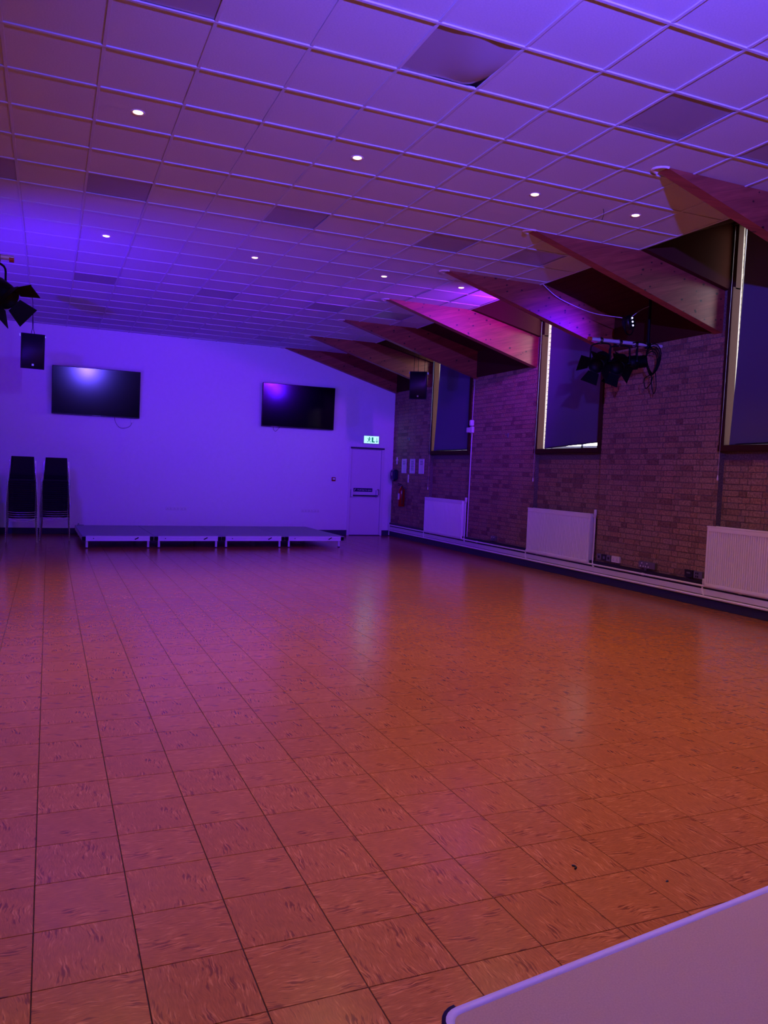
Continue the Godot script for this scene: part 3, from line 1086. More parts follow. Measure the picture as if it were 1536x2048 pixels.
# ---------------------------------------------------------------- stage
func build_stage():
	var turn := 0.021
	var o := Vector3(0.545, 0.0, -14.43)
	var w := 1.213
	var labels := ["low stage deck at the end beside the stacked chairs", "low stage deck second from the stacked chairs", "low stage deck second from the exit door end", "low stage deck at the end towards the exit door"]
	for k in 4:
		var at := o + Vector3(cos(turn), 0, -sin(turn)) * (w * k)
		var t := thing("stage_deck", labels[k], "stage", at, turn, "stage decks")
		var L := w - 0.006
		var D := 2.40
		var h := 0.218
		obj("deck_board", bx(0.006, L, h - 0.014, h, -D, -0.004, 0.003), M["stage deck"], t)
		# extruded front rail: upper lip, web, lower flange
		var prof := [Vector2(0, 0), Vector2(0.012, 0), Vector2(0.012, 0.006), Vector2(0.004, 0.010), Vector2(0.004, 0.050), Vector2(0.010, 0.054), Vector2(0.010, 0.060), Vector2(0.004, 0.062), Vector2(0.004, 0.076), Vector2(0.010, 0.080), Vector2(0.010, 0.088), Vector2(-0.03, 0.088), Vector2(-0.03, 0)]
		for s in 2:
			var st := mb()
			var xf := Transform3D(Basis(Vector3(0, 0, 1 if s == 0 else -1), Vector3.UP, Vector3(-1, 0, 0) if s == 0 else Vector3(1, 0, 0)), Vector3(0, h - 0.088, 0.0 if s == 0 else -D))
			# polygon x points outwards, pushed along the deck
			prism(st, prof, -(L - 0.075) if s == 0 else 0.065, -0.065 if s == 0 else L - 0.075, xf)
			obj("front_rail" if s == 0 else "rear_rail", st, M["aluminium"], t)
		for x in [0.02, L - 0.014]:
			obj("side_rail", bx(x - 0.014, x + 0.014, h - 0.088, h - 0.014, -D + 0.03, -0.03, 0.003), M["aluminium"], t)
		for x in [0.035, L - 0.037]:
			for z in [-0.032, -D + 0.032]:
				obj("corner_block", bx(x - 0.03, x + 0.03, h - 0.084, h - 0.015, z - 0.03, z + 0.03, 0.006), M["black metal"], t)
		for x in [0.085, L - 0.095]:
			for z in [-0.045, -D + 0.045]:
				var lg := mb()
				tube(lg, [Vector3(x, 0.006, z), Vector3(x, h - 0.02, z)], 0.021, 12)
				var leg := obj("leg", lg, M["aluminium"], t)
				var ft := mb()
				tube(ft, [Vector3(x, 0.0, z), Vector3(x, 0.016, z)], 0.0235, 12)
				obj("rubber_foot", ft, M["dark plastic"], leg)
		var cl := mb()
		box(cl, Vector3(L - 0.30, h - 0.044, 0.012), Vector3(0.075, 0.018, 0.012), 0.004, Basis(Vector3.BACK, 0.5))
		obj("locking_handle", cl, M["black metal"], t)
		var bo := mb()
		tube(bo, [Vector3(0.19, h - 0.044, 0.004), Vector3(0.19, h - 0.044, 0.010)], 0.009, 10)
		obj("bolt", bo, M["black metal"], t)
	# metal bits at the rear corner
	var e := thing("stage_clamp", "small metal clamp on the rear corner of the stage near the stacked chairs", "clamp", Vector3(0.60, 0.218, -16.7))
	obj("jaw", bx(-0.06, 0.06, 0.0, 0.02, -0.03, 0.03, 0.004), M["steel"], e)
	obj("screw", bx(-0.05, -0.02, 0.02, 0.05, -0.012, 0.012, 0.004), M["steel"], e)

# ---------------------------------------------------------------- stacked chairs
func make_chair() -> Node3D:
	var t := thing("stacking_chair", "", "chair")
	# seat and backrest, upholstered; the chair faces +z
	var st := mb()
	box(st, Vector3(0, 0.455, 0.0), Vector3(0.43, 0.035, 0.42), 0.014)
	obj("seat", st, M["black cloth"], t)
	var bk := mb()
	bk.set_smooth_group(1)
	var n := 8
	for i in n:
		for j in 6:
			var P := func(a: int, b: int, o: float) -> Vector3:
				var u := float(a) / n * 2.0 - 1.0
				var v := float(b) / 6
				var wd := lerpf(0.205, 0.190, v) if v < 0.8 else lerpf(0.193, 0.188, (v - 0.8) / 0.2)
				return Vector3(u * wd, 0.53 + v * 0.36, -0.205 - v * 0.05 + 0.018 * u * u + o)
			quad(bk, P.call(i, j, 0.02), P.call(i + 1, j, 0.02), P.call(i + 1, j + 1, 0.02), P.call(i, j + 1, 0.02), Vector3.BACK)
			quad(bk, P.call(i, j, 0.0), P.call(i + 1, j, 0.0), P.call(i + 1, j + 1, 0.0), P.call(i, j + 1, 0.0), Vector3.FORWARD)
			if j == 5:
				quad(bk, P.call(i, 6, 0.0), P.call(i + 1, 6, 0.0), P.call(i + 1, 6, 0.02), P.call(i, 6, 0.02), Vector3.UP)
			if j == 0:
				quad(bk, P.call(i, 0, 0.0), P.call(i + 1, 0, 0.0), P.call(i + 1, 0, 0.02), P.call(i, 0, 0.02), Vector3.DOWN)
			if i == 0:
				quad(bk, P.call(0, j, 0.0), P.call(0, j + 1, 0.0), P.call(0, j + 1, 0.02), P.call(0, j, 0.02), Vector3.LEFT)
			if i == n - 1:
				quad(bk, P.call(n, j, 0.0), P.call(n, j + 1, 0.0), P.call(n, j + 1, 0.02), P.call(n, j, 0.02), Vector3.RIGHT)
	obj("backrest", bk, M["black cloth"], t)
	for s in [-1.0, 1.0]:
		pipe("leg_frame", curve([Vector3(s * 0.212, 0.82, -0.235), Vector3(s * 0.220, 0.50, -0.195), Vector3(s * 0.226, 0.435, -0.15), Vector3(s * 0.228, 0.30, -0.19), Vector3(s * 0.250, 0.03, -0.24), Vector3(s * 0.252, 0.008, -0.22), Vector3(s * 0.256, 0.008, 0.20), Vector3(s * 0.254, 0.04, 0.225), Vector3(s * 0.232, 0.40, 0.20), Vector3(s * 0.226, 0.432, 0.16), Vector3(s * 0.224, 0.436, -0.10)], 3), 0.0075, M["chrome"], t, 6)
		obj("link_bracket", bx(s * 0.236 - 0.018, s * 0.236 + 0.018, 0.425, 0.495, 0.175, 0.195, 0.003), M["steel"], t)
	pipe("front_bar", curve([Vector3(-0.232, 0.405, 0.205), Vector3(-0.1, 0.392, 0.222), Vector3(0.1, 0.392, 0.222), Vector3(0.232, 0.405, 0.205)], 3), 0.006, M["chrome"], t, 6)
	return t

func build_chairs():
	var stacks := [
		[Vector3(-0.43, 0, -15.60), 0.02, "middle stack"],
		[Vector3(0.13, 0, -15.98), -0.03, "stack beside the stage"],
		[Vector3(-1.08, 0, -15.62), 0.03, "stack farthest from the stage"]]
	var proto := make_chair()
	var first := true
	var num := ["bottom", "second", "third", "fourth", "fifth", "sixth", "seventh", "eighth", "ninth", "tenth", "eleventh", "twelfth", "thirteenth", "fourteenth", "fifteenth", "sixteenth", "seventeenth", "top"]
	for s in stacks:
		for k in 18:
			var c: Node3D = proto if first else copy(proto)
			first = false
			var b := Basis(Vector3.UP, s[1])
			c.position = s[0] + b * Vector3(0, 0.0385 * k, 0.003 * k)
			c.rotation.y = s[1]
			if k > 4:
				c.get_node("front_bar").position.z = -0.06
			var which: String = num[k] + (" of the " if k in [0, 17] else " from the floor in the ")
			tag(c, "black chair with chrome legs, " + which + s[2], "chair", "stacked chairs by the end wall")

# ---------------------------------------------------------------- table in the foreground
func build_table():
	var turn := 0.135
	var t := thing("folding_table", "pale laminate topped table with bright edging at the near corner of the hall", "table", Vector3(0.520, 0.0, -0.955), turn)
	var L := 1.82
	var W := 0.74
	var r := 0.035
	var y := 0.75
	# rounded rectangle, x to the right, z towards the camera
	var ring := func(o: float) -> Array:
		var out := []
		for c in [[r, r, PI], [L - r, r, PI * 1.5], [L - r, W - r, 0.0], [r, W - r, PI * 0.5]]:
			for s in 7:
				var a: float = c[2] + PI * 0.5 * s / 6
				out.append(Vector2(c[0] + (r + o) * cos(a), c[1] + (r + o) * sin(a)))
		return out
	var flat := Transform3D(Basis(Vector3(1, 0, 0), Vector3(0, 0, 1), Vector3(0, -1, 0)), Vector3.ZERO)
	var st := mb()
	prism(st, ring.call(-0.013), -y, -y + 0.026, flat)
	obj("table_top", st, M["laminate table top"], t)
	var ed := mb()
	var A: Array = ring.call(0.0)
	var B: Array = ring.call(0.004)
	var C: Array = ring.call(-0.013)
	var D: Array = ring.call(-0.010)
	ed.set_smooth_group(1)
	for i in A.size():
		var j := (i + 1) % A.size()
		var lev := [[C, y - 0.002], [D, y + 0.0022], [A, y + 0.0022], [B, y - 0.004], [B, y - 0.026], [A, y - 0.030], [C, y - 0.030]]
		for q in lev.size() - 1:
			var p0: Array = lev[q][0]
			var p1: Array = lev[q + 1][0]
			var mid: Vector2 = (p0[i] + p1[j]) / 2 - Vector2(L / 2, W / 2)
			var od := Vector3(0, 1, 0) if q < 2 else Vector3(B[i].x - C[i].x, 0, B[i].y - C[i].y)
			quad(ed, Vector3(p0[i].x, lev[q][1], p0[i].y), Vector3(p0[j].x, lev[q][1], p0[j].y), Vector3(p1[j].x, lev[q + 1][1], p1[j].y), Vector3(p1[i].x, lev[q + 1][1], p1[i].y), od)
	obj("edging", ed, M["table edging"], t)
	var cap := mb()
	for s in 6:
		var a0 := PI + PI * 0.5 * s / 6
		var a1 := PI + PI * 0.5 * (s + 1) / 6
		var Q := func(a: float, rr: float, yy: float): return Vector3(r + rr * cos(a), yy, r + rr * sin(a))
		quad(cap, Q.call(a0, r - 0.006, y + 0.002), Q.call(a1, r - 0.006, y + 0.002), Q.call(a1, r + 0.006, y + 0.002), Q.call(a0, r + 0.006, y + 0.002), Vector3.UP)
		quad(cap, Q.call(a0, r + 0.006, y + 0.002), Q.call(a1, r + 0.006, y + 0.002), Q.call(a1, r + 0.006, y - 0.03), Q.call(a0, r + 0.006, y - 0.03), Vector3(-1, 0, -1))
	obj("corner_cap", cap, M["dark plastic"], t)
	for x in [0.18, L - 0.18]:
		for z in [0.10, W - 0.10]:
			pipe("leg", [Vector3(x, 0.0, z), Vector3(x, y - 0.028, z)], 0.0125, M["steel"], t, 10)
		pipe("stretcher", [Vector3(x, 0.25, 0.10), Vector3(x, 0.25, W - 0.10)], 0.009, M["steel"], t, 8)

# ---------------------------------------------------------------- television screens
func build_screens():
	for k in 2:
		var cx := 0.88 if k == 0 else 5.155
		var t := thing("television", "wall mounted flat television with a looped cable and plug below it, by the chairs" if k == 0 else "wall mounted flat television with a bright lamp mirrored in it, between chairs and door", "television", Vector3(cx, 2.905, FAR))
		var W := 1.69
		var H := 0.96
		var body := Basis(Vector3.RIGHT, 0.056 if k == 0 else 0.030)
		var c := Vector3(0, 0, 0.105)
		var st := mb()
		box(st, c, Vector3(W, H, 0.035), 0.006, body)
		obj("casing", st, M["dark plastic"], t)
		var sc := mb()
		box(sc, c + body * Vector3(0, 0.004, 0.0182), Vector3(W - 0.022, H - 0.030, 0.002), 0.0, body)
		obj("screen", sc, M["screen"], t)
		var lg := mb()
		box(lg, c + body * Vector3(-0.55 if k == 1 else 0.0, -H / 2 + 0.008, 0.0185), Vector3(0.16, 0.008, 0.002), 0.0, body)
		obj("brand_strip", lg, M["grey plate"], t)
		obj("wall_mount", bx(-0.3, 0.3, -0.22, 0.22, 0.0, 0.09, 0.004), M["black metal"], t)
		if k == 0:
			pipe("cable", curve([Vector3(0.36, -0.44, 0.06), Vector3(0.37, -0.56, 0.03), Vector3(0.45, -0.675, 0.025), Vector3(0.56, -0.69, 0.025), Vector3(0.67, -0.64, 0.025), Vector3(0.70, -0.55, 0.03)], 5), 0.004, M["dark plastic"], t, 6)
			obj("plug_box", bx(0.675, 0.735, -0.575, -0.49, 0.0, 0.035, 0.006), M["white plastic"], t)
		else:
			pipe("cable", curve([Vector3(-0.56, -0.46, 0.06), Vector3(-0.55, -0.53, 0.03), Vector3(-0.50, -0.575, 0.025), Vector3(-0.45, -0.53, 0.03), Vector3(-0.40, -0.46, 0.06)], 5), 0.004, M["dark plastic"], t, 6)

# ---------------------------------------------------------------- hung loudspeakers
func speaker(at: Vector3, turn: float, tilt: float, label: String, hang: Array):
	var t := thing("loudspeaker", label, "loudspeaker", at, 0.0, "hung loudspeakers")
	var b := Basis(Vector3.UP, turn) * Basis(Vector3.RIGHT, tilt)
	var xf := Transform3D(b, Vector3.ZERO)
	# tapered cabinet: front wider than the back
	var st := mb()
	var flat := Transform3D(b * Basis(Vector3(1, 0, 0), Vector3(0, 0, 1), Vector3(0, -1, 0)), Vector3.ZERO)
	prism(st, [Vector2(-0.165, 0.15), Vector2(0.165, 0.15), Vector2(0.165, 0.05), Vector2(0.10, -0.16), Vector2(-0.10, -0.16), Vector2(-0.165, 0.05)], -0.265, 0.265, flat)
	obj("cabinet", st, M["black metal"], t)
	var gr := mb()
	gr.set_smooth_group(1)
	var n := 10
	for i in n:
		var P := func(a: int, y: float) -> Vector3:
			var u := float(a) / n * 2 - 1
			return xf * Vector3(u * 0.152, y, 0.153 + 0.022 * (1 - u * u))
		quad(gr, P.call(i, -0.25), P.call(i + 1, -0.25), P.call(i + 1, 0.25), P.call(i, 0.25), xf.basis * Vector3.BACK)
		quad(gr, P.call(i, 0.25), P.call(i + 1, 0.25), xf * Vector3((float(i + 1) / n * 2 - 1) * 0.152, 0.25, 0.15), xf * Vector3((float(i) / n * 2 - 1) * 0.152, 0.25, 0.15), xf.basis * Vector3.UP)
		quad(gr, P.call(i, -0.25), P.call(i + 1, -0.25), xf * Vector3((float(i + 1) / n * 2 - 1) * 0.152, -0.25, 0.15), xf * Vector3((float(i) / n * 2 - 1) * 0.152, -0.25, 0.15), xf.basis * Vector3.DOWN)
	obj("grille", gr, M["grille"], t)
	var bd := mb()
	box(bd, xf * Vector3(0.0, -0.205, 0.176), Vector3(0.034, 0.036, 0.006), 0.006, b)
	obj("badge", bd, M["chrome"], t)
	for s in [-1.0, 1.0]:
		var br := mb()
		box(br, xf * Vector3(s * 0.178, 0.235, 0.02), Vector3(0.025, 0.045, 0.03), 0.004, b)
		obj("eye_bracket", br, M["steel"], t)
	for h in hang:
		pipe("suspension_cable", h, 0.0045, M["black metal"], t, 6)
	return t

func build_speakers():
	var a := Vector3(-0.262, 3.165, -13.45)
	speaker(a, 0.10, 0.10, "dark loudspeaker hung from the ceiling tiles on wires above the chairs", [
		[Vector3(-0.03, CEIL - a.y, -0.05), Vector3(0.0, 0.72, -0.02), Vector3(0.0, 0.36, 0.0), Vector3(-0.02, 0.25, 0.0)],
		[Vector3(0.0, 0.72, -0.02), Vector3(0.01, 0.36, 0.0), Vector3(0.035, 0.25, 0.0)]])
	var c := Vector3(6.60, 3.225, -13.95)
	speaker(c, -0.52, 0.10, "dark loudspeaker hung on wires in front of the brick wall near the exit", [
		[Vector3(-0.15, lift_y(6.45) - c.y + 0.004, 0.06), Vector3(-0.155, 0.25, 0.09)],
		[Vector3(0.0, lift_y(6.60) - c.y + 0.004, -0.06), Vector3(0.0, 0.25, -0.05)],
		[Vector3(0.16, lift_y(6.76) - c.y + 0.004, -0.08), Vector3(0.155, 0.25, -0.08)]])

# ---------------------------------------------------------------- stage lighting
func lantern(at: Vector3, aim: Vector3, label: String, size := 1.0, group := "theatre lanterns on the lighting bars"):
	# at: clamp point on the bar; aim: direction of the beam
	var t := thing("stage_lantern", label, "stage light", at, 0.0, group)
	var d := aim.normalized()
	var drop := Vector3(0, -0.30 * size, 0)
	var xf := along(drop - d * 0.20 * size, drop + d)          # local y along the beam
	xf.basis = xf.basis.scaled(Vector3.ONE) * size
	var st := mb()
	lathe(st, [Vector2(0.0, 0.0), Vector2(0.085, 0.0), Vector2(0.10, 0.02), Vector2(0.10, 0.15), Vector2(0.118, 0.16), Vector2(0.118, 0.30), Vector2(0.108, 0.31), Vector2(0.108, 0.36), Vector2(0.096, 0.36), Vector2(0.092, 0.33), Vector2(0.0, 0.325)], xf, 18)
	obj("housing", st, M["black metal"], t)
	var fins := mb()
	for k in 4:
		lathe(fins, [Vector2(0.10, 0.045 + k * 0.025), Vector2(0.112, 0.047 + k * 0.025), Vector2(0.10, 0.052 + k * 0.025)], xf, 18)
	obj("cooling_fins", fins, M["black metal"], t)
	for k in 4:
		var a := PI / 2 * k + 0.4
		var rad := Vector3(cos(a), 0, sin(a))
		var tan_ := Vector3(-sin(a), 0, cos(a))
		var dirv := (Vector3.UP * 0.75 + rad * 0.66).normalized()
		var b := mb()
		b.set_smooth_group(-1)
		var p0 := rad * 0.10 + Vector3(0, 0.36, 0)
		var p1 := p0 + dirv * 0.17
		var nrm := dirv.cross(tan_).normalized() * 0.002
		for s in [-1.0, 1.0]:
			quad(b, xf * (p0 - tan_ * 0.075 + nrm * s), xf * (p0 + tan_ * 0.075 + nrm * s), xf * (p1 + tan_ * 0.115 + nrm * s), xf * (p1 - tan_ * 0.115 + nrm * s), xf.basis * nrm * s)
		obj("barn_door", b, M["black metal"], t)
	var side := xf.basis.x.normalized()
	var pv := xf * Vector3(0, 0.17, 0)
	var yk := mb()
	tube(yk, curve([pv + side * 0.135 * size, pv + side * 0.137 * size + Vector3(0, 0.12, 0) * size, pv + side * 0.11 * size + Vector3(0, 0.235, 0) * size, pv - side * 0.11 * size + Vector3(0, 0.235, 0) * size, pv - side * 0.137 * size + Vector3(0, 0.12, 0) * size, pv - side * 0.135 * size], 4), 0.011 * size, 6)
	obj("yoke", yk, M["black metal"], t)
	for s in [-1.0, 1.0]:
		pipe("tilt_knob", [pv + side * 0.115 * s * size, pv + side * 0.165 * s * size], 0.018 * size, M["black metal"], t, 8)
	var hk := mb()
	tube(hk, [pv + Vector3(0, 0.235, 0) * size, Vector3(0, -0.02, 0)], 0.010, 6)
	lathe(hk, [Vector2(0.026, -0.022), Vector2(0.038, -0.022), Vector2(0.038, 0.022), Vector2(0.026, 0.022), Vector2(0.026, -0.022)], Transform3D(Basis(Vector3.BACK, PI / 2), Vector3.ZERO), 12, false)
	obj("hook_clamp", hk, M["steel"], t)
	return t

func led_par(at: Vector3, aim: Vector3, label: String, lens: String, c: Color, e: float, angle: float, blend: float, dots := false):
	var t := thing("led_par_light", label, "stage light", at)
	var d := aim.normalized()
	var xf := along(-d * 0.06, d)
	var st := mb()
	lathe(st, [Vector2(0.0, 0.0), Vector2(0.085, 0.0), Vector2(0.095, 0.012), Vector2(0.095, 0.10), Vector2(0.088, 0.10), Vector2(0.085, 0.085), Vector2(0.0, 0.085)], xf, 22)
	obj("housing", st, M["dark plastic"], t)
	var ls := mb()
	lathe(ls, [Vector2(0.0, 0.088), Vector2(0.06, 0.088), Vector2(0.062, 0.085)], xf, 20)
	obj("led_lens", ls, M[lens], t)
	var side := xf.basis.x.normalized()
	var m := xf * Vector3(0, 0.045, 0)
	var yk := mb()
	tube(yk, curve([m + side * 0.105, m + side * 0.107 + Vector3(0, -0.09, 0), m + side * 0.05 + Vector3(0, -0.15, 0), m - side * 0.05 + Vector3(0, -0.15, 0), m - side * 0.107 + Vector3(0, -0.09, 0), m - side * 0.105], 3), 0.008, 6)
	obj("yoke", yk, M["black metal"], t)
	if dots:
		for k in 3:
			var ds := mb()
			box(ds, xf * Vector3(0.0, -0.004, -0.05 + 0.05 * k), Vector3(0.022, 0.022, 0.022), 0.006)
			obj("led_indicator", ds, M["led indicator"], t)
	spot(t, at + xf * Vector3(0, 0.11, 0), at + xf * Vector3(0, 1.11, 0), c, e, angle, blend, 0.05)
	return t

func light_bar(x0: float, x1: float, y: float, z: float, label: String, posts: Array, cap_at: float):
	var t := thing("lighting_bar", label, "lighting bar", Vector3(x0, y, z), 0.0, "lighting bars")
	pipe("pipe", [Vector3(0, 0, 0), Vector3(x1 - x0, 0.015, 0)], 0.024, M["aluminium"], t, 14)
	pipe("end_cap", [Vector3(cap_at - x0 - 0.03, 0.0, 0), Vector3(cap_at - x0 + 0.012, 0.0, 0)], 0.0265, M["orange cap"], t, 14)
	for p in posts:
		pipe("drop_post", [Vector3(p[0] - x0, 0.0, 0), Vector3(p[0] - x0, p[1] - y, 0)], 0.021, M["aluminium"] if p[1] > 4.1 else M["black metal"], t, 10)
		var cl := mb()
		box(cl, Vector3(p[0] - x0, 0.0, 0), Vector3(0.06, 0.075, 0.075), 0.01)
		obj("clamp", cl, M["black metal"], t)
	return t

func build_rigs():
	var z := -8.40
	light_bar(6.37, WALL, 3.335, z, "metal lighting bar fixed to the brick wall between two windows", [[7.33, deck_y(7.33) + 0.01]], 6.39)
	lantern(Vector3(6.55, 3.335, z), Vector3(-0.75, -0.42, 0.55), "black lantern with open barn doors at the free end of the brick wall's lighting bar", 0.95)
	lantern(Vector3(6.86, 3.335, z), Vector3(-0.70, -0.42, 0.62), "black lantern in the middle of the brick wall's lighting bar", 0.95)
	lantern(Vector3(7.12, 3.335, z), Vector3(-0.8, -0.15, -0.6), "black lantern beside the cable coil on the brick wall's lighting bar", 0.8)
	led_par(Vector3(6.98, 3.60, z), Vector3(-3.4, -1.6, -8.8), "round led stage light standing on top of the lighting bar by the brick wall", "blue led lens", BLUE, 10.0, 44.0, 1.0, true)
	led_par(Vector3(6.45, 3.90, -9.585), Vector3(-1.8, -0.62, -7.6), "bright violet led stage light fixed behind the roof beam at the middle window", "violet led lens", VIOLET, 10.0, 72.0, 0.8)
	var hb := get_node("led_par_light_001")
	obj("beam_bracket", bx(-0.02, 0.02, -0.13, 0.02, 0.05, 0.118, 0.004), M["black metal"], hb)
	var coil := thing("cable_coil", "coil of black cable hanging from the lighting bar by the brick wall", "cable", Vector3(7.36, 3.10, z + 0.05))
	for k in 4:
		var pts := []
		for s in 17:
			var a := TAU * s / 16
			pts.append(Vector3(cos(a) * (0.09 + 0.010 * k), sin(a) * (0.16 + 0.012 * k) + 0.02 * k, 0.012 * k + 0.02 * sin(a * 2)))
		pipe("loop", pts, 0.007, M["black metal"], coil, 6)
	pipe("tail", curve([Vector3(0.0, -0.15, 0.02), Vector3(0.0, -0.26, 0.02), Vector3(0.04, -0.40, 0.03), Vector3(0.075, -0.30, 0.03), Vector3(0.06, -0.12, 0.02)], 5), 0.006, M["black metal"], coil, 6)
	pipe("tail", curve([Vector3(-0.02, -0.15, 0.02), Vector3(-0.12, -0.22, 0.02), Vector3(-0.10, -0.34, 0.03), Vector3(-0.02, -0.27, 0.03), Vector3(0.02, -0.18, 0.02)], 5), 0.006, M["black metal"], coil, 6)
	pipe("tail", curve([Vector3(0.0, 0.16, 0.02), Vector3(-0.05, 0.235, 0.0), Vector3(-0.2, 0.26, 0.01), Vector3(-0.34, 0.24, 0.02)], 5), 0.006, M["black metal"], coil, 6)
	var w := thing("white_cable", "thin white cable slung under the soffit from a roof beam to the lighting bar", "cable", Vector3(6.30, 4.0, -9.33))
	pipe("cable", curve([Vector3(-0.06, 0.19, 0.02), Vector3(0.15, 0.05, 0.04), Vector3(0.38, -0.05, 0.10), Vector3(0.52, -0.20, 0.40), Vector3(0.62, -0.31, 0.80), Vector3(0.68, -0.34, 0.93)], 6), 0.005, M["white plastic"], w, 6)
	pipe("cable", curve([Vector3(0.70, -0.34, 0.93), Vector3(0.86, -0.22, 0.93), Vector3(1.02, -0.14, 0.93)], 5), 0.005, M["white plastic"], w, 6)
	# the other side of the hall
	light_bar(-1.65, -0.335, 3.395, z, "metal lighting bar with an orange end cap hung below the ceiling on the chair side", [[-0.75, CEIL - 0.002], [-1.45, CEIL - 0.002]], -0.345)
	lantern(Vector3(-0.47, 3.395, z), Vector3(0.62, -0.52, 0.45), "black lantern with barn doors on the bar on the chair side", 1.0)
	led_par(Vector3(-0.95, 3.16, z), Vector3(4.4, -1.5, -8.8), "round blue led stage light under the chair side lighting bar", "blue led lens", BLUE, 18.0, 46.0, 0.9)

func build_uplighters():
	# washes that stand outside the picture: one on the table, one by the wall on the chair side
	var top := Vector3(1.35, 3.25, 0.15)
	led_par(top, Vector3(2.8, 3.9, -7.6), "lilac led stage light on a tall stand behind the folding table", "lilac led lens", LILAC, 116.0, 47.0, 1.0)
	var st := thing("light_stand", "tall black tripod stand holding a stage light behind the folding table", "stand", Vector3(top.x, 0, top.z))
	pipe("pole", [Vector3(0, 0.1, 0), Vector3(0, top.y - 0.145, 0)], 0.016, M["black metal"], st, 10)
	for k in 3:
		var a := TAU * k / 3 + 0.3
		pipe("leg", [Vector3(0, 0.62, 0), Vector3(cos(a) * 0.42, 0.012, sin(a) * 0.42)], 0.011, M["black metal"], st, 8)
		pipe("brace", [Vector3(0, 0.25, 0), Vector3(cos(a) * 0.24, 0.27, sin(a) * 0.24)], 0.006, M["black metal"], st, 6)
	led_par(Vector3(-2.55, 0.17, -9.5), Vector3(4.1, 4.0, -3.0), "blue led stage light on the floor by the wall on the chair side", "blue led lens", BLUE, 28.0, 44.0, 0.7)

# ---------------------------------------------------------------- things on the walls
func plate_right(called: String, label: String, cat: String, z0: float, z1: float, y0: float, y1: float, m: Material, deep := 0.02, group := "") -> Node3D:
	var t := thing(called, label, cat, Vector3(WALL, (y0 + y1) / 2, (z0 + z1) / 2), 0.0, group)
	obj("plate", bx(-deep, 0.004, -(y1 - y0) / 2, (y1 - y0) / 2, -(z1 - z0) / 2, (z1 - z0) / 2, 0.003), m, t)
	return t

func socket_face(t: Node3D, x: float, zc: float, m: Material):
	# switch rocker and three pin holes, facing -x
	obj("rocker", bx(x - 0.006, x, 0.012, 0.030, zc - 0.008, zc + 0.008, 0.002), m, t)
	for q in [[0.0, 0.004], [-0.012, -0.016], [0.012, -0.016]]:
		obj("pin_hole", bx(x - 0.0015, x, q[1] - 0.006, q[1] + 0.006, zc + q[0] - 0.003, zc + q[0] + 0.003), M["dark plastic"], t)

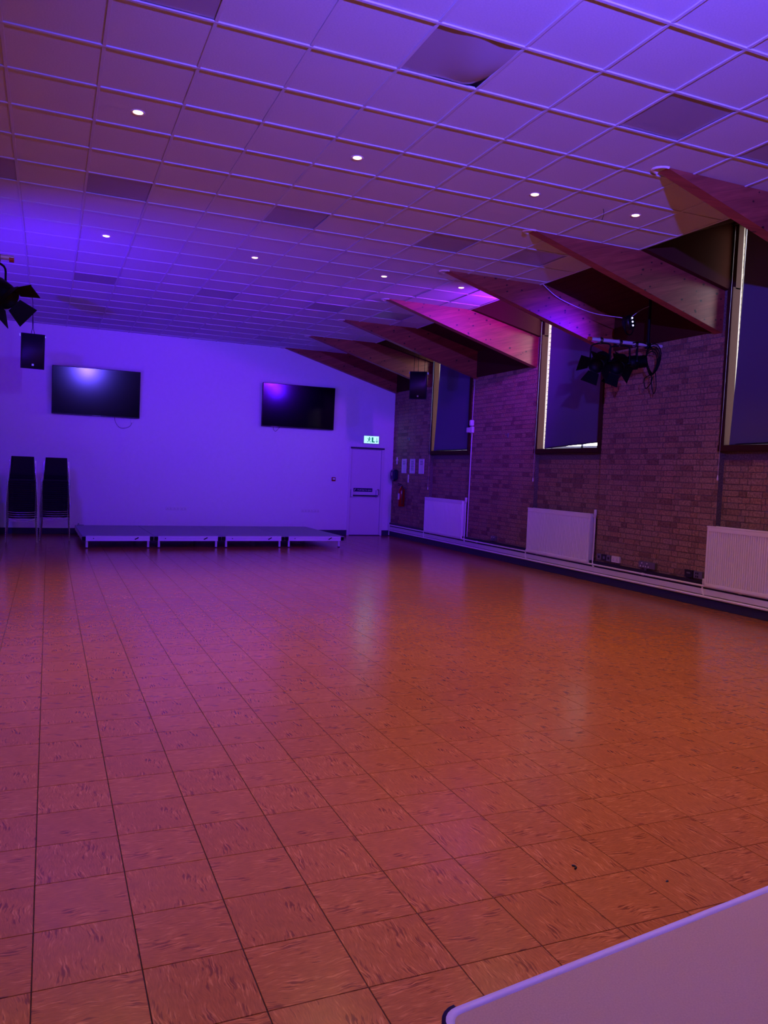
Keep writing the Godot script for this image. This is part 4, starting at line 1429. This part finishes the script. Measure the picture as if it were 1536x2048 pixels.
func build_wall_things():
	# sockets on the end wall
	for g in [[2.31, 3], [5.32, 3]]:
		for k in g[1]:
			var t := thing("wall_socket", "white socket plate on the end wall, %s of the three %s" % [["first", "second", "third"][k], "above the stage middle" if g[0] < 4 else "towards the exit door"], "socket", Vector3(g[0] + 0.075 + k * 0.150, 0.565, FAR), 0.0, "sockets on the end wall")
			obj("plate", bx(-0.070, 0.070, -0.041, 0.041, 0.0, 0.010, 0.003), M["white plastic"], t)
			for s in [-0.033, 0.033]:
				obj("rocker", bx(s - 0.008, s + 0.008, 0.012, 0.028, 0.010, 0.015, 0.002), M["white plastic"], t)
				var ho := mb()
				for q in [[0.0, 0.002], [-0.011, -0.018], [0.011, -0.018]]:
					span(ho, s + q[0] - 0.003, s + q[0] + 0.003, q[1] - 0.005, q[1] + 0.005, 0.010, 0.0112)
				obj("pin_holes", ho, M["dark plastic"], t)
	var cp := thing("call_point", "small red and white fire alarm call point beside the exit door", "alarm", Vector3(6.075, 1.305, FAR))
	obj("case", bx(-0.045, 0.045, -0.045, 0.045, 0.0, 0.035, 0.006), M["red enamel"], cp)
	obj("glass_plate", bx(-0.03, 0.03, -0.012, 0.026, 0.035, 0.038, 0.001), M["paper"], cp)
	# framed notices on the brick wall near the corner
	var zs := [-16.57, -16.12, -15.65]
	var lab := ["framed notice on the brick wall, first from the dispenser", "framed notice with dark print, middle of three on the brick wall", "framed notice on the brick wall, nearest the window"]
	for k in 3:
		var t := thing("framed_notice", lab[k], "notice", Vector3(WALL, 1.672, zs[k]), 0.0, "framed notices")
		var fr := mb()
		for s in [-1.0, 1.0]:
			span(fr, -0.018, 0.004, s * 0.155 - 0.010, s * 0.155 + 0.010, -0.118, 0.118, 0.002)
			span(fr, -0.018, 0.004, -0.155, 0.155, s * 0.110 - 0.009, s * 0.110 + 0.009, 0.002)
		obj("frame", fr, M["white paint"], t)
		obj("sheet", bx(-0.008, 0.002, -0.150, 0.150, -0.105, 0.105), M["paper"], t)
		var pr := mb()
		for r in (9 if k == 1 else 4):
			span(pr, -0.0088, -0.008, 0.11 - r * 0.025, 0.118 - r * 0.025, -0.075, 0.06 + 0.012 * ((r * 7) % 3))
		obj("print", pr, M["print"], t)
	# dispenser in the corner
	var d := thing("dispenser", "dark blue hand dispenser fixed in the corner by the exit door", "dispenser", Vector3(WALL, 1.46, -16.98))
	var st := mb()
	box(st, Vector3(-0.065, 0, 0), Vector3(0.13, 0.25, 0.20), 0.03)
	obj("casing", st, M["blue plastic"], d)
	obj("drop_label", bx(-0.132, -0.130, -0.02, 0.06, -0.012, 0.012), M["paper"], d)
	obj("spout", bx(-0.10, -0.04, -0.15, -0.12, -0.03, 0.03, 0.006), M["dark plastic"], d)
	var cr := thing("wall_cross", "small white cross on the brick wall above the dispenser", "cross", Vector3(WALL, 1.80, -16.98))
	var cs := mb()
	span(cs, -0.02, 0.003, -0.09, 0.075, -0.012, 0.012, 0.003)
	span(cs, -0.0195, 0.003, 0.0, 0.026, -0.05, 0.05, 0.003)
	obj("cross", cs, M["white plastic"], cr)
	# extinguisher and its notice
	var e := thing("fire_extinguisher", "red fire extinguisher hung on the brick wall beyond the radiator", "extinguisher", Vector3(WALL - 0.10, 0.74, -16.45))
	var eb := mb()
	lathe(eb, [Vector2(0.0, 0.0), Vector2(0.066, 0.0), Vector2(0.075, 0.012), Vector2(0.075, 0.36), Vector2(0.066, 0.40), Vector2(0.040, 0.435), Vector2(0.022, 0.445), Vector2(0.022, 0.47), Vector2(0.0, 0.47)], Transform3D(), 24)
	obj("cylinder", eb, M["red enamel"], e)
	obj("label", bx(-0.0765, -0.06, 0.16, 0.30, -0.035, 0.035, 0.002), M["paper"], e)
	obj("valve", bx(-0.02, 0.02, 0.465, 0.50, -0.02, 0.02, 0.004), M["steel"], e)
	var hd := mb()
	box(hd, Vector3(-0.05, 0.515, 0), Vector3(0.12, 0.014, 0.022), 0.003, Basis(Vector3.BACK, -0.25))
	box(hd, Vector3(-0.05, 0.485, 0), Vector3(0.11, 0.012, 0.022), 0.003)
	obj("handle", hd, M["dark plastic"], e)
	pipe("hose", curve([Vector3(0.0, 0.48, 0.02), Vector3(-0.01, 0.46, 0.08), Vector3(-0.02, 0.36, 0.095), Vector3(-0.02, 0.14, 0.088), Vector3(-0.02, 0.06, 0.086)], 4), 0.009, M["dark plastic"], e, 8)
	obj("wall_hook", bx(0.02, 0.104, 0.40, 0.44, -0.015, 0.015, 0.004), M["steel"], e)
	plate_right("wall_notice", "narrow white notice on the brick wall above the fire extinguisher", "notice", -16.36, -16.29, 1.30, 1.48, M["paper"], 0.004)
	# sensor and junction boxes on the conduit beside the window
	var cz := -13.47
	var c := thing("conduit", "slim white conduit running up the brick wall to small boxes beside a window", "conduit", Vector3(WALL, 0.22, cz))
	pipe("conduit_tube", [Vector3(-0.014, 0.0, 0.0), Vector3(-0.014, 2.13, 0.03)], 0.010, M["white plastic"], c, 8)
	pipe("thin_cable", [Vector3(-0.008, 2.2, 0.0), Vector3(-0.008, 3.15, 0.035)], 0.005, M["white plastic"], c, 6)
	obj("junction_box", bx(-0.055, 0.0, 2.12, 2.24, -0.01, 0.09, 0.008), M["white plastic"], c)
	obj("junction_box", bx(-0.05, 0.0, 2.13, 2.23, -0.14, -0.03, 0.008), M["white plastic"], c)
	obj("sensor", bx(-0.075, 0.0, 2.25, 2.37, 0.0, 0.085, 0.016), M["white plastic"], c)
	# sockets along the brick wall
	var s0 := plate_right("wall_socket", "grey metal socket between the two far radiators", "socket", -12.52, -12.36, 0.335, 0.425, M["grey plate"], 0.045)
	for q in [-0.036, 0.036]:
		socket_face(s0, -0.045, q, M["white plastic"])
	var names := [["grey data outlet, first of four plates beside the ribbed radiator", M["grey plate"]], ["black outlet plate in the row beside the ribbed radiator", M["dark plastic"]], ["grey outlet plate next to the white double socket", M["grey plate"]], ["white socket plate ending the row beside the ribbed radiator", M["white plastic"]]]
	var za := [-9.43, -9.315, -9.215, -9.065]
	for k in 4:
		var wd := 0.095 if k < 3 else 0.17
		var t := plate_right("outlet_plate", names[k][0], "socket", za[k] - wd / 2, za[k] + wd / 2, 0.345, 0.435, names[k][1], 0.03, "outlet plates beside the ribbed radiator")
		if k == 3:
			for q in [-0.04, 0.04]:
				socket_face(t, -0.03, q, M["white plastic"])
		else:
			obj("port", bx(-0.032, -0.030, -0.02, 0.018, -0.02, 0.02, 0.001), M["dark plastic"] if k != 1 else M["grey plate"], t)
	var s2 := plate_right("wall_socket", "grey metal double socket with white switches standing above the pipe collar", "socket", -8.56, -8.24, 0.345, 0.435, M["grey plate"], 0.045)
	for q in [-0.09, 0.01]:
		socket_face(s2, -0.045, q, M["white plastic"])
		obj("pin_guard", bx(-0.047, -0.045, -0.03, -0.012, q - 0.035, q - 0.018), M["white plastic"], s2)
		obj("pin_guard", bx(-0.047, -0.045, -0.03, -0.012, q + 0.018, q + 0.035), M["white plastic"], s2)
	obj("cable_drop", bx(-0.03, 0.004, -0.13, -0.045, -0.06, -0.015, 0.003), M["grey plate"], s2)
	var s3 := plate_right("outlet_plate", "black outlet plate at the side of the largest radiator", "socket", -7.72, -7.58, 0.33, 0.425, M["dark plastic"], 0.03)
	obj("port", bx(-0.032, -0.030, 0.0, 0.02, -0.03, 0.03, 0.001), M["grey plate"], s3)
	var s4 := plate_right("outlet_plate", "grey outlet plate with dark ports at the side of the largest radiator", "socket", -7.565, -7.42, 0.33, 0.425, M["grey plate"], 0.03)
	for q in [[-0.03, 0.02], [-0.03, -0.02], [0.0, 0.02], [0.0, -0.02]]:
		obj("port", bx(-0.032, -0.030, q[1] - 0.012, q[1] + 0.012, q[0] - 0.01, q[0] + 0.01, 0.001), M["dark plastic"], s4)
	# small fittings on the bricks
	var hk := [["small white fitting on the brick wall above the framed notices", -16.35, 2.29], ["small metal hook on the brick wall between the two far windows", -12.15, 2.26]]
	for h in hk:
		var t := thing("wall_hook", h[0], "hook", Vector3(WALL, h[2], h[1]))
		obj("base", bx(-0.012, 0.003, -0.04, 0.04, -0.02, 0.02, 0.004), M["grey plate"], t)
		pipe("peg", curve([Vector3(-0.01, 0.01, 0), Vector3(-0.05, 0.0, 0), Vector3(-0.06, 0.03, 0)], 4), 0.006, M["grey plate"], t, 6)

# ---------------------------------------------------------------- small things
func build_small():
	var s := thing("hanging_thread", "short dark thread hanging from the ceiling grid near a downlight", "thread", Vector3(4.98, CEIL, -6.45))
	pipe("thread", curve([Vector3(0, 0, 0), Vector3(0.01, -0.05, 0.0), Vector3(-0.01, -0.11, 0.0)], 5), 0.003, M["dark plastic"], s, 5)
	var bits := [["round black scrap lying on the floor tiles towards the table", 0.700, -1.752, 0.011, 0.0], ["curled dark shred on the floor tiles beyond the table", 1.92, -2.45, 0.016, 1.0], ["tiny dark fleck on the floor tiles beyond the curled shred", 2.2, -2.25, 0.006, 0.3]]
	for b in bits:
		var t := thing("floor_scrap", b[0], "scrap", Vector3(b[1], 0.0, b[2]), b[4])
		if b[3] > 0.014:
			pipe("shred", curve([Vector3(-0.012, 0.004, 0), Vector3(0.0, 0.004, 0.006), Vector3(0.012, 0.004, 0.002), Vector3(0.012, 0.005, -0.01)], 4), 0.0035, M["dark plastic"], t, 5)
		else:
			var st := mb()
			lathe(st, [Vector2(0.0, 0.004), Vector2(b[3] * 0.7, 0.0035), Vector2(b[3], 0.0)], Transform3D(Basis.from_scale(Vector3(1.3, 1, 0.8)), Vector3.ZERO), 9)
			obj("scrap", st, M["dark plastic"], t)
